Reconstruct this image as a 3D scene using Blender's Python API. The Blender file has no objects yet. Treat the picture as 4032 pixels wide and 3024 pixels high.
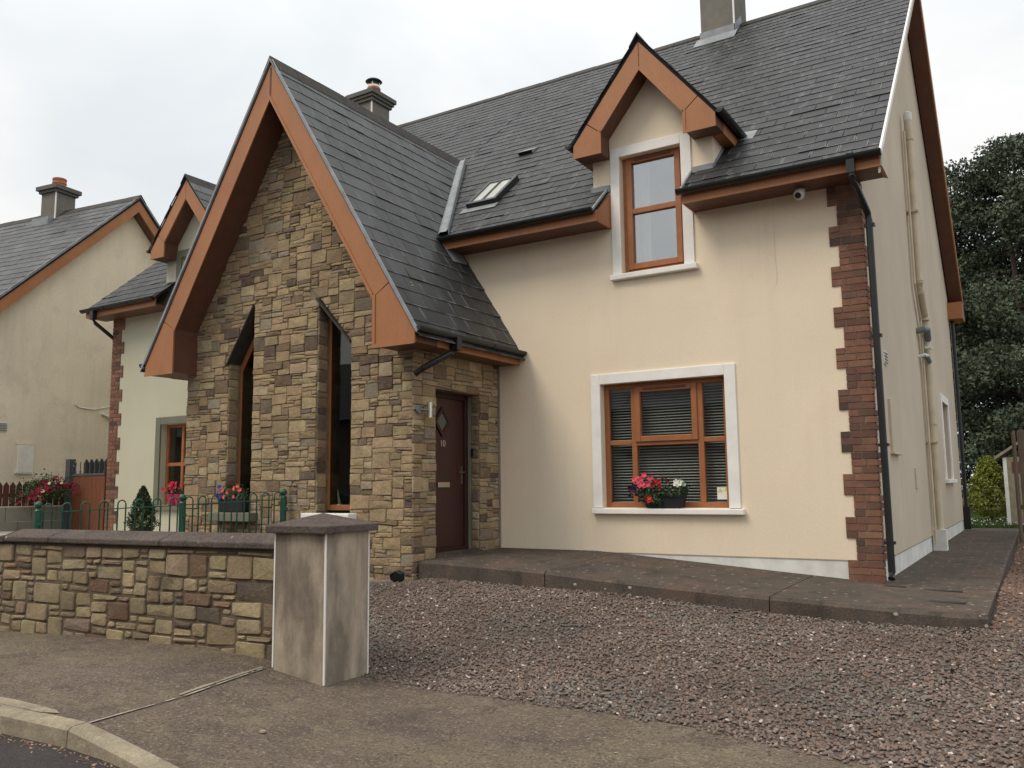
import bpy, math, random
import numpy as np
from mathutils import Vector, Matrix

# ------------------------------------------------------------------ camera, sky, sun, exposure
sc = bpy.context.scene
COL = sc.collection
CAM = Vector((1.4232, -9.5364, 1.0282))
yaw, pitch, roll = -0.5528, 0.1209, -0.0116
fw = Vector((math.sin(yaw)*math.cos(pitch), math.cos(yaw)*math.cos(pitch), math.sin(pitch)))
rt = Vector((math.cos(yaw), -math.sin(yaw), 0)); up = rt.cross(fw)
rt2 = rt*math.cos(roll) + up*math.sin(roll); up2 = up*math.cos(roll) - rt*math.sin(roll)
cd = bpy.data.cameras.new('camera'); cam = bpy.data.objects.new('camera', cd); COL.objects.link(cam)
cam.matrix_world = Matrix(((rt2.x, up2.x, -fw.x, CAM.x), (rt2.y, up2.y, -fw.y, CAM.y), (rt2.z, up2.z, -fw.z, CAM.z), (0, 0, 0, 1)))
cd.sensor_width = 36.0; cd.lens = 36*3330.13/4032; cd.clip_end = 2000; cd.clip_start = 0.05
sc.camera = cam

world = bpy.data.worlds.new('World'); sc.world = world; world.use_nodes = True
wn, wl = world.node_tree.nodes, world.node_tree.links
wn.clear()
def WN(t, **k):
    n = wn.new(t)
    for a, b in k.items(): setattr(n, a, b)
    return n
SUN_EL, SUN_AZ = math.radians(52), math.radians(212)      # azimuth from +y clockwise
out = WN('ShaderNodeOutputWorld'); bg = WN('ShaderNodeBackground'); bg.inputs['Strength'].default_value = 0.1
sky = WN('ShaderNodeTexSky', sky_type='NISHITA', sun_disc=False, sun_elevation=SUN_EL, sun_rotation=SUN_AZ)
tc = WN('ShaderNodeTexCoord'); sep = WN('ShaderNodeSeparateXYZ'); wl.new(tc.outputs['Generated'], sep.inputs[0])
# overcast dome: brighter towards the zenith, soft cloud layers
grad = WN('ShaderNodeMapRange'); grad.inputs['From Min'].default_value = 0; grad.inputs['From Max'].default_value = 1
grad.inputs['To Min'].default_value = 8.7; grad.inputs['To Max'].default_value = 16.5
zp = WN('ShaderNodeMath', operation='POWER', use_clamp=True); zp.inputs[1].default_value = 2.3
zc = WN('ShaderNodeMath', operation='MAXIMUM'); zc.inputs[1].default_value = 0.0; wl.new(sep.outputs['Z'], zc.inputs[0]); wl.new(zc.outputs[0], zp.inputs[0])
wl.new(zp.outputs[0], grad.inputs['Value'])
mp = WN('ShaderNodeMapping'); mp.inputs['Scale'].default_value = (1.5, 1.5, 3.2); wl.new(tc.outputs['Generated'], mp.inputs[0])
nz = WN('ShaderNodeTexNoise'); nz.inputs['Scale'].default_value = 1.5; nz.inputs['Detail'].default_value = 6; nz.inputs['Roughness'].default_value = 0.5
nz.inputs['Distortion'].default_value = 0.4
wl.new(mp.outputs[0], nz.inputs['Vector'])
cl = WN('ShaderNodeValToRGB'); cl.color_ramp.elements[0].position = 0.34; cl.color_ramp.elements[0].color = (0.80, 0.845, 0.875, 1)
cl.color_ramp.elements[1].position = 0.60; cl.color_ramp.elements[1].color = (1.0, 1.0, 0.99, 1)
wl.new(nz.outputs['Fac'], cl.inputs[0])
mul = WN('ShaderNodeVectorMath', operation='SCALE'); wl.new(cl.outputs[0], mul.inputs[0]); wl.new(grad.outputs[0], mul.inputs['Scale'])
mixs = WN('ShaderNodeMix', data_type='RGBA'); mixs.inputs['Factor'].default_value = 0.97
wl.new(sky.outputs[0], mixs.inputs['A']); wl.new(mul.outputs[0], mixs.inputs['B'])
wl.new(mixs.outputs['Result'], bg.inputs[0]); wl.new(bg.outputs[0], out.inputs[0])

sd = bpy.data.lights.new('sun', 'SUN'); sd.energy = 1.5; sd.angle = math.radians(24); sd.color = (1.0, 0.89, 0.74)
sun = bpy.data.objects.new('sun', sd); COL.objects.link(sun)
sv = Vector((math.sin(SUN_AZ)*math.cos(SUN_EL), math.cos(SUN_AZ)*math.cos(SUN_EL), math.sin(SUN_EL)))
sun.rotation_euler = sv.to_track_quat('Z', 'Y').to_euler(); sun.location = (-8, -14, 20)

vs = sc.view_settings; vs.view_transform = 'Standard'; vs.look = 'None'; vs.gamma = 1; vs.use_curve_mapping = False
vs.exposure = 0.10
sc.cycles.max_bounces = 6; sc.cycles.transparent_max_bounces = 12

R = random.Random(7)
NR = np.random.default_rng(11)

# ------------------------------------------------------------------ materials
def mat(name, col=(.5, .5, .5), rough=.8, attr=False, big=(0, 1, None), mid=(0, 8, None), fine=(0, 60), bump=0.0, bscale=30,
        bdist=.01, spec=.3, streak=None, metal=0.0, stretch=None, spots=None, sub=None, layers=(), spotst=None):
    """big/mid: (amount, scale, other colour or None)  fine: (amount, scale)  streak: (amount, colour) vertical runs
       spots: (scale, threshold, colour)  stretch: per axis scale for the mid noise"""
    m = bpy.data.materials.new(name); m.use_nodes = True
    N, L = m.node_tree.nodes, m.node_tree.links
    b = N['Principled BSDF']; b.inputs['Roughness'].default_value = rough; b.inputs['Specular IOR Level'].default_value = spec
    b.inputs['Metallic'].default_value = metal
    t = N.new('ShaderNodeTexCoord')
    def noise(scale, detail=4, st=None, ro=.55):
        n = N.new('ShaderNodeTexNoise'); n.inputs['Scale'].default_value = scale; n.inputs['Detail'].default_value = detail
        n.inputs['Roughness'].default_value = ro
        if st:
            q = N.new('ShaderNodeMapping'); q.inputs['Scale'].default_value = st
            L.new(t.outputs['Object'], q.inputs[0]); L.new(q.outputs[0], n.inputs['Vector'])
        else: L.new(t.outputs['Object'], n.inputs['Vector'])
        return n
    if attr:
        a = N.new('ShaderNodeAttribute'); a.attribute_name = 'Col'; cur = a.outputs['Color']
    else:
        a = N.new('ShaderNodeRGB'); a.outputs[0].default_value = (*col, 1); cur = a.outputs[0]
    def vary(cur, n, amt):
        mr = N.new('ShaderNodeMapRange'); mr.inputs['From Min'].default_value = .3; mr.inputs['From Max'].default_value = .7
        mr.inputs['To Min'].default_value = 1-amt; mr.inputs['To Max'].default_value = 1+amt
        L.new(n.outputs['Fac'], mr.inputs['Value'])
        s = N.new('ShaderNodeVectorMath'); s.operation = 'SCALE'; L.new(cur, s.inputs[0]); L.new(mr.outputs[0], s.inputs['Scale'])
        return s.outputs[0]
    def blend(cur, fac, c):
        mx = N.new('ShaderNodeMix'); mx.data_type = 'RGBA'; L.new(fac, mx.inputs['Factor']); L.new(cur, mx.inputs['A'])
        mx.inputs['B'].default_value = (*c, 1); return mx.outputs['Result']
    def ramp(n, lo, hi, top=1.0):
        mr = N.new('ShaderNodeMapRange'); mr.inputs['From Min'].default_value = lo; mr.inputs['From Max'].default_value = hi
        mr.inputs['To Max'].default_value = top
        L.new(n, mr.inputs['Value']); return mr.outputs[0]
    for (amt, s, c), st in ((big, None), (mid, stretch)):
        if amt:
            n = noise(s, 5, st)
            if c is None: cur = vary(cur, n, amt)
            else: cur = blend(cur, ramp(n.outputs['Fac'], .42, .68, amt), c)
    for amt, s_, c, lo, hi, st_, det in layers:
        cur = blend(cur, ramp(noise(s_, det, st_, .62).outputs['Fac'], lo, hi, amt), c)
    if streak:
        amt, c = streak
        n = noise(1.0, 6, (5.5, 5.5, .45), .65); n2 = noise(.55, 3)
        pr = N.new('ShaderNodeMath'); pr.operation = 'MULTIPLY'
        L.new(ramp(n.outputs['Fac'], .48, .75, 1), pr.inputs[0]); L.new(ramp(n2.outputs['Fac'], .35, .65, amt), pr.inputs[1])
        cur = blend(cur, pr.outputs[0], c)
    if fine[0]: cur = vary(cur, noise(fine[1], 3), fine[0])
    if spots:
        v = N.new('ShaderNodeTexVoronoi'); v.inputs['Scale'].default_value = spots[0]
        if spotst:
            q = N.new('ShaderNodeMapping'); q.inputs['Scale'].default_value = spotst; L.new(t.outputs['Object'], q.inputs[0]); L.new(q.outputs[0], v.inputs['Vector'])
        else: L.new(t.outputs['Object'], v.inputs['Vector'])
        w = N.new('ShaderNodeSeparateColor'); L.new(v.outputs['Color'], w.inputs[0])
        lt = N.new('ShaderNodeMath'); lt.operation = 'LESS_THAN'; L.new(v.outputs['Distance'], lt.inputs[0]); lt.inputs[1].default_value = spots[1]
        gt = N.new('ShaderNodeMath'); gt.operation = 'GREATER_THAN'; L.new(w.outputs[0], gt.inputs[0]); gt.inputs[1].default_value = spots[3]
        pm = N.new('ShaderNodeMath'); pm.operation = 'MULTIPLY'; L.new(lt.outputs[0], pm.inputs[0]); L.new(gt.outputs[0], pm.inputs[1])
        cur = blend(cur, pm.outputs[0], spots[2])
    L.new(cur, b.inputs['Base Color'])
    if bump:
        n = noise(bscale, 6, None, .65); bp = N.new('ShaderNodeBump'); bp.inputs['Strength'].default_value = bump
        bp.inputs['Distance'].default_value = bdist
        L.new(n.outputs['Fac'], bp.inputs['Height']); L.new(bp.outputs[0], b.inputs['Normal'])
    if sub: sub(N, L, b, t)
    return m

MT = {}
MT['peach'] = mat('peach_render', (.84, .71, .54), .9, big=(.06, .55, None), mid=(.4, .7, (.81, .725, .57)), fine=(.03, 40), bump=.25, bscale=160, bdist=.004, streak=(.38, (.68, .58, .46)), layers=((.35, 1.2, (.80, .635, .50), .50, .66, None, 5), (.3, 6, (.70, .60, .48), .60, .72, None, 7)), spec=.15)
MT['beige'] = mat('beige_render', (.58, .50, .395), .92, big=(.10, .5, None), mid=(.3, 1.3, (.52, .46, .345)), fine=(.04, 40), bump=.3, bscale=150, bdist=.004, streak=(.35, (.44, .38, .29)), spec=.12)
MT['pale'] = mat('pale_green_render', (.52, .50, .39), .92, big=(.06, .6, None), fine=(.03, 40), bump=.25, bscale=150, bdist=.004, streak=(.12, (.5, .5, .38)), spec=.12)
MT['stained'] = mat('stained_render', (.78, .68, .53), .92, big=(.12, .45, None), mid=(.4, .8, (.68, .61, .50)), fine=(.05, 25), bump=.3, bscale=120, bdist=.004, streak=(.4, (.47, .42, .33)), layers=((.35, 1.6, (.55, .49, .38), .54, .70, None, 7),), spec=.1)
MT['white'] = mat('white_paint', (.87, .855, .815), .6, big=(.05, 2, None), mid=(.22, 7, (.60, .57, .50)), bump=.1, bscale=60, bdist=.003)
MT['offwhite'] = mat('plinth_paint', (.74, .74, .70), .8, big=(.08, 2, None), mid=(.5, 5, (.50, .50, .44)), bump=.2, bscale=60, bdist=.004)
MT['greygreen'] = mat('grey_green_paint', (.165, .165, .125), .7, big=(.08, 3, None), bump=.1, bscale=60)
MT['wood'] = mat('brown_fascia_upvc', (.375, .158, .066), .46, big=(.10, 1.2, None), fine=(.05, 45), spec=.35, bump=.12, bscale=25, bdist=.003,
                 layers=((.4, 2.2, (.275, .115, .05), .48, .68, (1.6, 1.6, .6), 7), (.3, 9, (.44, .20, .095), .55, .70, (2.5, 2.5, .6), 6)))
MT['wooddark_shade'] = mat('brown_upvc_soffit_shade', (.135, .062, .040), .5, mid=(.12, 6, None), spec=.3)  # fascia brown darkened, soffit shade put into the colour; also on vents, joint cover
MT['framewood'] = mat('brown_window_upvc', (.34, .130, .052), .45, mid=(.10, 9, None), fine=(.05, 50), spec=.4)
MT['door'] = mat('mahogany_door', (.058, .021, .017), .42, mid=(.18, 8, None), stretch=(6, 6, .6), spec=.4)
MT['doorframe'] = mat('mahogany_frame', (.045, .018, .014), .45, mid=(.15, 8, None))
MT['mortar'] = mat('dark_mortar', (.21, .165, .11), .95, mid=(.25, 9, None), bump=.5, bscale=60)
MT['mortar2'] = mat('brown_mortar', (.125, .095, .064), .95, mid=(.25, 7, None), fine=(.15, 60), bump=.6, bscale=60)
MT['stone'] = mat('sandstone', rough=.93, attr=True, big=(.13, 5, None), mid=(.4, 11, (.24, .17, .10)), fine=(.16, 60), bump=.85, bscale=28, bdist=.015, spec=.12, layers=((.35, 9, (.16, .115, .075), .56, .70, None, 7), (.3, 16, (.47, .38, .25), .58, .72, None, 6)))
MT['wallstone'] = mat('garden_wall_stone', rough=.93, attr=True, big=(.15, 4, None), mid=(.45, 6, (.17, .135, .09)), fine=(.16, 70), bump=.75, bscale=34, bdist=.012, spec=.12,
                      layers=((.8, 1.6, (.058, .05, .04), .58, .68, (1, 1, 1.6), 7), (.35, 14, (.40, .33, .20), .58, .70, None, 5)))
MT['brick'] = mat('brick', rough=.88, attr=True, big=(.16, 6, None), mid=(.4, 14, (.13, .065, .045)), fine=(.15, 80), bump=.4, bscale=80, bdist=.006, spec=.15)
MT['brickmortar'] = mat('brick_mortar', (.22, .175, .14), .95, mid=(.2, 9, None), bump=.4, bscale=80)
MT['conc'] = mat('dark_coping_concrete', (.105, .083, .073), .93, big=(.15, 2.5, None), fine=(.2, 90), bump=.8, bscale=60, bdist=.01, spots=(13, .16, (.32, .31, .28), .93), spec=.15,
                 layers=((.6, 4, (.062, .05, .045), .48, .64, None, 7), (.65, 42, (.185, .16, .14), .55, .66, None, 3), (.6, 34, (.045, .037, .034), .55, .67, None, 3)))
MT['pillar'] = mat('stained_pillar_render', (.42, .35, .265), .9, big=(.12, 2.2, None), fine=(.06, 70), bump=.25, bscale=70, bdist=.004, spec=.15,
                   layers=((.9, 1.9, (.175, .145, .115), .42, .60, (1.5, 1.5, .55), 6), (.55, 3.4, (.10, .085, .07), .52, .74, (2.0, 2.0, .35), 5), (.25, 9, (.44, .38, .29), .5, .7, (1, 1, .6), 8)))
MT['bead'] = mat('white_corner_bead', (.80, .78, .74), .5)
MT['pave'] = mat('footpath_concrete', (.132, .103, .082), .93, big=(.16, 1.1, None), fine=(.28, 70), bump=1.0, bscale=70, bdist=.012, spec=.18,
                 layers=((.75, .75, (.175, .143, .098), .44, .62, (1.0, 1.6, 1), 6), (.55, 2.6, (.080, .062, .052), .50, .64, None, 7), (.4, 7, (.25, .21, .14), .52, .68, (.8, 1.5, 1), 9), (.7, 48, (.34, .29, .21), .56, .68, None, 3), (.7, 40, (.045, .037, .031), .55, .67, None, 3)))
MT['path'] = mat('house_path_concrete', (.090, .075, .062), .92, big=(.18, 1.2, None), fine=(.25, 60), bump=.9, bscale=60, bdist=.01, spots=(10, .15, (.42, .37, .32), .54), spotst=(.8, 2.0, 1.2), spec=.2,
                 layers=((.75, 1.7, (.13, .088, .068), .46, .62, None, 6), (.7, 5, (.052, .043, .037), .52, .64, (1, 1, .5), 7), (.5, 16, (.15, .12, .10), .58, .70, None, 5)))
MT['kerb'] = mat('kerb_concrete', (.30, .255, .18), .92, big=(.15, 2.5, None), fine=(.2, 80), bump=.7, bscale=60, bdist=.008,
                 layers=((.7, 3, (.17, .14, .10), .46, .62, (1, 1, 2), 7), (.5, 11, (.40, .35, .26), .56, .68, None, 6), (.6, 8, (.09, .075, .058), .60, .70, None, 6)))
MT['asphalt'] = mat('asphalt', (.050, .042, .040), .9, big=(.2, 1.5, None), fine=(.45, 90), bump=.9, bscale=120, bdist=.01, spots=(30, .13, (.2, .18, .17), .93))
MT['soil'] = mat('soil_bed', (.10, .078, .064), .95, big=(.2, 2, None), fine=(.3, 60), bump=.8, bscale=60)
MT['drive'] = mat('pale_drive_concrete', (.42, .39, .32), .9, big=(.1, 1, None), bump=.3, bscale=60)
MT['block'] = mat('grey_block_render', (.25, .235, .20), .9, big=(.1, 2, None), mid=(.4, 5, (.19, .18, .15)), bump=.3, bscale=60)
MT['gravel'] = mat('gravel_stone', rough=.85, attr=True, fine=(.15, 120), spec=.25)
MT['black'] = mat('black_gutter_pvc', (.016, .017, .018), .38, mid=(.25, 6, None), spec=.4)
MT['pipe'] = mat('cream_pipe_paint', (.58, .50, .37), .55, mid=(.12, 5, None), streak=(.35, (.42, .38, .26)))
MT['greypipe'] = mat('grey_pvc', (.18, .20, .21), .5)
MT['lead'] = mat('lead_flashing', (.26, .275, .29), .55, mid=(.22, 6, None), bump=.2, bscale=20)
MT['chim'] = mat('chimney_render', (.19, .175, .15), .92, big=(.12, 2, None), mid=(.4, 5, (.13, .125, .11)), bump=.3, bscale=60)
MT['capc'] = mat('chimney_cap_concrete', (.135, .13, .115), .93, mid=(.35, 6, (.08, .085, .07)), bump=.4, bscale=50)
MT['terra'] = mat('terracotta_pot', (.42, .16, .09), .8, mid=(.2, 8, None))
MT['steel'] = mat('stainless_steel', (.62, .58, .50), .28, metal=1.0)
MT['cowl'] = mat('dark_cowl_metal', (.05, .055, .06), .45, metal=.6)
MT['green'] = mat('green_railing_paint', (.018, .085, .052), .42, mid=(.18, 12, None), spec=.4)
MT['picket'] = mat('brown_picket_stain', (.085, .032, .022), .75, mid=(.18, 9, None), stretch=(5, 5, .5))
MT['gateboard'] = mat('gate_board_stain', (.165, .060, .030), .7, mid=(.22, 8, None), stretch=(5, 5, .4))
MT['ironblue'] = mat('grey_iron_paint', (.085, .095, .105), .5, mid=(.15, 9, None))
MT['darkiron'] = mat('black_iron_paint', (.024, .023, .023), .5)
MT['oldwood'] = mat('weathered_board', (.165, .125, .095), .85, mid=(.25, 8, None), stretch=(6, 6, .5), bump=.3, bscale=50)
MT['leaf'] = mat('leaf', rough=.6, attr=True, spec=.3)
MT['petal'] = mat('petal', rough=.7, attr=True, spec=.2)
MT['bark'] = mat('bark', (.07, .055, .042), .95, mid=(.3, 8, None), bump=.7, bscale=20)
MT['trough'] = mat('charcoal_planter', (.022, .023, .028), .55)
MT['pinkpot'] = mat('pink_planter', (.42, .035, .10), .5)
MT['blind'] = mat('blind_slat', (.56, .545, .51), .5)
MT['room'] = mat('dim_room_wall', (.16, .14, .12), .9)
MT['net'] = mat('net_curtain', (.60, .64, .64), .95, big=(.1, 2, None), mid=(.12, 3, None), stretch=(6, 6, .3))
MT['sticker'] = mat('sticker_paper', (.78, .78, .58), .6)
MT['stickerlow'] = mat('sticker_white', (.76, .78, .75), .6)
MT['ink'] = mat('sticker_ink', (.17, .19, .10), .7)
MT['inkpale'] = mat('sticker_pale_ink', (.45, .46, .46), .7)
MT['plasticwhite'] = mat('white_plastic', (.75, .75, .72), .4)
MT['greyplastic'] = mat('grey_box_plastic', (.78, .75, .68), .5, mid=(.08, 6, None))
MT['beigebox'] = mat('beige_box_plastic', (.55, .48, .36), .6)
MT['lawn'] = mat('lawn_soil', (.035, .05, .018), .95, big=(.25, 2, None), bump=.6, bscale=30)
MT['shed'] = mat('playhouse_board', (.32, .27, .19), .8, mid=(.2, 8, None))
MT['redpaint'] = mat('red_paint', (.16, .06, .045), .6)
MT['base'] = mat('earth', (.10, .09, .07), .95, big=(.2, .3, None))
MT['oppwall'] = mat('far_render', (.12, .085, .07), .9, big=(.1, .5, None))
MT['opproof'] = mat('far_roof', (.06, .06, .062), .7)

def slate_sub(N, L, b, t):
    # worn pale edges and lichen on each slate, from its own UVs
    uv = N.new('ShaderNodeUVMap'); uv.uv_map = 'UV'
    sp = N.new('ShaderNodeSeparateXYZ'); L.new(uv.outputs[0], sp.inputs[0])
    def math_(op, a, b_=None, c=None):
        n = N.new('ShaderNodeMath'); n.operation = op
        for i, v in enumerate((a, b_, c)):
            if v is None: continue
            if isinstance(v, (int, float)): n.inputs[i].default_value = v
            else: L.new(v, n.inputs[i])
        return n.outputs[0]
    ex = math_('ABSOLUTE', math_('SUBTRACT', sp.outputs['X'], .5)); edge = math_('GREATER_THAN', ex, .452)
    lo = math_('LESS_THAN', sp.outputs['Y'], .055); both = math_('MAXIMUM', edge, lo)
    n = N.new('ShaderNodeTexNoise'); n.inputs['Scale'].default_value = 3.3; n.inputs['Detail'].default_value = 5; L.new(t.outputs['Object'], n.inputs['Vector'])
    msk = N.new('ShaderNodeMapRange'); msk.inputs['From Min'].default_value = .46; msk.inputs['From Max'].default_value = .60
    msk.inputs['To Max'].default_value = .75; L.new(n.outputs['Fac'], msk.inputs['Value'])
    fac = math_('MULTIPLY', both, msk.outputs[0])
    old = b.inputs['Base Color'].links[0].from_socket
    mx = N.new('ShaderNodeMix'); mx.data_type = 'RGBA'; L.new(fac, mx.inputs['Factor']); L.new(old, mx.inputs['A']); mx.inputs['B'].default_value = (.21, .215, .215, 1)
    n2 = N.new('ShaderNodeTexNoise'); n2.inputs['Scale'].default_value = 1.7; n2.inputs['Detail'].default_value = 8; n2.inputs['Roughness'].default_value = .7; L.new(t.outputs['Object'], n2.inputs['Vector'])
    m2 = N.new('ShaderNodeMapRange'); m2.inputs['From Min'].default_value = .62; m2.inputs['From Max'].default_value = .74; m2.inputs['To Max'].default_value = .6
    L.new(n2.outputs['Fac'], m2.inputs['Value'])
    mx2 = N.new('ShaderNodeMix'); mx2.data_type = 'RGBA'; L.new(m2.outputs[0], mx2.inputs['Factor']); L.new(mx.outputs['Result'], mx2.inputs['A']); mx2.inputs['B'].default_value = (.085, .08, .05, 1)
    L.new(mx2.outputs['Result'], b.inputs['Base Color'])
MT['slate'] = mat('fibre_slate', rough=.55, attr=True, big=(.25, 1.1, None), mid=(.5, 2.6, (.022, .022, .022)), fine=(.14, 60), bump=.3, bscale=50, bdist=.005, spec=.36, sub=slate_sub,
                  layers=((.6, 6, (.13, .134, .134), .57, .68, (1.3, .8, .8), 8), (.5, 3.1, (.075, .072, .045), .62, .72, None, 8)))
MT['slateporch'] = mat('porch_slate', rough=.52, attr=True, big=(.22, 1.1, None), fine=(.14, 60), bump=.3, bscale=50, bdist=.005, spec=.45, sub=slate_sub,
                  layers=((.75, 1.3, (.020, .020, .019), .46, .62, (.55, 2.6, .4), 7), (.45, 2.2, (.06, .058, .038), .54, .68, (.5, 2.0, .4), 7)))
MT['ridge'] = mat('ridge_tile', (.050, .043, .039), .8, big=(.2, 3, None), mid=(.4, 8, (.085, .078, .068)), bump=.4, bscale=50, spots=(16, .14, (.22, .22, .2), .9))
MT['roofbase'] = mat('roof_felt', (.014, .014, .015), .9)

def glass(name, refl, tint=(1, 1, 1), k=1.6):
    m = bpy.data.materials.new(name); m.use_nodes = True
    N, L = m.node_tree.nodes, m.node_tree.links; N.clear()
    o = N.new('ShaderNodeOutputMaterial'); g = N.new('ShaderNodeBsdfGlossy'); g.inputs['Roughness'].default_value = .015
    tr = N.new('ShaderNodeBsdfTransparent'); tr.inputs[0].default_value = (*tint, 1)
    lw = N.new('ShaderNodeLayerWeight'); lw.inputs['Blend'].default_value = .5
    pw = N.new('ShaderNodeMath'); pw.operation = 'POWER'; L.new(lw.outputs['Facing'], pw.inputs[0]); pw.inputs[1].default_value = 5
    f = N.new('ShaderNodeMath'); f.operation = 'MULTIPLY_ADD'; L.new(pw.outputs[0], f.inputs[0]); f.inputs[1].default_value = .96; f.inputs[2].default_value = .04
    a = N.new('ShaderNodeMath'); a.operation = 'MULTIPLY_ADD'; L.new(f.outputs[0], a.inputs[0]); a.inputs[1].default_value = k; a.inputs[2].default_value = refl; a.use_clamp = True
    mx = N.new('ShaderNodeMixShader'); L.new(a.outputs[0], mx.inputs[0]); L.new(tr.outputs[0], mx.inputs[1]); L.new(g.outputs[0], mx.inputs[2]); L.new(mx.outputs[0], o.inputs[0])
    return m
MT['glass'] = glass('window_glass', .03, (.9, .93, .92))
MT['glassup'] = glass('double_glazing', .30, (.90, .93, .93))
MT['slitglass'] = glass('dark_slit_glass', .035, (.60, .64, .58), .9)
MT['glassdoor'] = mat('frosted_glass', (.10, .105, .10), .35, spec=.6)
MT['bluebulb'] = MT['black']

# ------------------------------------------------------------------ helpers
def lin(obj, parent=None):
    COL.objects.link(obj)
    if parent is not None:
        obj.parent = parent
        if parent.parent is None: obj.location = -parent.location
    return obj
def root(name, label, cat, loc, group=None):
    o = bpy.data.objects.new(name, None); o.location = loc; COL.objects.link(o); o.empty_display_size = .2
    o['label'] = label; o['category'] = cat
    if group: o['group'] = group
    return o
def tag(o, label=None, cat=None, group=None, kind=None):
    for k, v in (('label', label), ('category', cat), ('group', group), ('kind', kind)):
        if v: o[k] = v
    return o

class MB:
    def __init__(s): s.v, s.f, s.c, s.uv = [], [], [], []
    def add(s, vs, fs, col=None, uvs=None):
        o = len(s.v); s.v += [tuple(p) for p in vs]
        for i, f in enumerate(fs):
            s.f.append([o+k for k in f]); s.c.append(col)
            s.uv.append(uvs[i] if uvs else None)
    def box(s, x0, x1, y0, y1, z0, z1, col=None):
        s.add([(x0, y0, z0), (x1, y0, z0), (x1, y1, z0), (x0, y1, z0), (x0, y0, z1), (x1, y0, z1), (x1, y1, z1), (x0, y1, z1)],
              [(0, 3, 2, 1), (4, 5, 6, 7), (0, 1, 5, 4), (1, 2, 6, 5), (2, 3, 7, 6), (3, 0, 4, 7)], col); return s
    def mbox(s, m, a0, a1, b0, b1, d0, d1, col=None):
        P = [m(a, b, d) for d in (d0, d1) for a, b in ((a0, b0), (a1, b0), (a1, b1), (a0, b1))]
        s.add(P, [(0, 3, 2, 1), (4, 5, 6, 7), (0, 1, 5, 4), (1, 2, 6, 5), (2, 3, 7, 6), (3, 0, 4, 7)], col); return s
    def prism(s, pts, off, col=None):
        n = len(pts); off = Vector(off); A = [Vector(p) for p in pts]; B = [p+off for p in A]
        s.add(A+B, [list(range(n-1, -1, -1)), list(range(n, 2*n))] + [(i, (i+1) % n, n+(i+1) % n, n+i) for i in range(n)], col); return s
    def tube(s, path, r, n=10, caps=True, col=None):
        path = [Vector(p) for p in path]; rings = []
        for i, p in enumerate(path):
            d = (path[min(i+1, len(path)-1)] - path[max(i-1, 0)]).normalized()
            h = Vector((0, 0, 1)) if abs(d.z) < .9 else Vector((1, 0, 0))
            a = d.cross(h).normalized(); b = d.cross(a)
            rr = r[i] if isinstance(r, (list, tuple)) else r
            rings.append([p + (a*math.cos(2*math.pi*k/n) + b*math.sin(2*math.pi*k/n))*rr for k in range(n)])
        V = [v for q in rings for v in q]; F = []
        for i in range(len(path)-1):
            for k in range(n): F.append((i*n+k, i*n+(k+1) % n, (i+1)*n+(k+1) % n, (i+1)*n+k))
        if caps: F += [list(range(n-1, -1, -1)), list(range(len(V)-n, len(V)))]
        s.add(V, F, col); return s
    def lathe(s, c, prof, n=16, col=None):
        V = [(c[0]+r*math.cos(2*math.pi*k/n), c[1]+r*math.sin(2*math.pi*k/n), c[2]+z) for r, z in prof for k in range(n)]; F = []
        for i in range(len(prof)-1):
            for k in range(n): F.append((i*n+k, i*n+(k+1) % n, (i+1)*n+(k+1) % n, (i+1)*n+k))
        F += [list(range(n-1, -1, -1)), list(range(len(V)-n, len(V)))]
        s.add(V, F, col); return s
    def mesh(s, name, m):
        me = bpy.data.meshes.new(name); me.from_pydata(s.v, [], s.f); me.materials.append(m)
        if any(c is not None for c in s.c):
            a = me.color_attributes.new('Col', 'FLOAT_COLOR', 'CORNER'); buf = []
            for f, c in zip(s.f, s.c): buf += [*(c or (.5, .5, .5)), 1.0]*len(f)
            a.data.foreach_set('color', buf)
        if any(u is not None for u in s.uv):
            l = me.uv_layers.new(name='UV'); buf = []
            for f, u in zip(s.f, s.uv):
                for k in range(len(f)): buf += list(u[k]) if u else [.5, .5]
            l.data.foreach_set('uv', buf)
        return me
    def build(s, name, m, parent=None, smooth=False, bevel=0, seg=2):
        me = s.mesh(name, m)
        if smooth: me.polygons.foreach_set('use_smooth', [True]*len(me.polygons))
        o = lin(bpy.data.objects.new(name, me), parent)
        if bevel:
            b = o.modifiers.new('bevel', 'BEVEL'); b.width = bevel; b.segments = seg; b.limit_method = 'ANGLE'
        return o
def np_mesh(name, V, F, C, m, parent=None):
    """V (n,3), F (k,3|4), C (n,3) per vertex colour"""
    me = bpy.data.meshes.new(name); n, k = F.shape
    me.vertices.add(len(V)); me.vertices.foreach_set('co', np.ascontiguousarray(V, np.float32).ravel())
    me.loops.add(n*k); me.loops.foreach_set('vertex_index', np.ascontiguousarray(F, np.int32).ravel())
    me.polygons.add(n); me.polygons.foreach_set('loop_start', np.arange(0, n*k, k, dtype=np.int32))
    me.update(calc_edges=True)
    if C is not None:
        a = me.color_attributes.new('Col', 'FLOAT_COLOR', 'POINT')
        a.data.foreach_set('color', np.concatenate([C, np.ones((len(C), 1))], 1).astype(np.float32).ravel())
    me.materials.append(m); me.validate()
    return lin(bpy.data.objects.new(name, me), parent)
def copy_part(o, parent, loc=None, rotz=None):
    c = o.copy(); COL.objects.link(c); c.parent = parent
    if loc is not None: c.location = loc
    if rotz is not None: c.rotation_euler = (0, 0, rotz)
    return c

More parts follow.
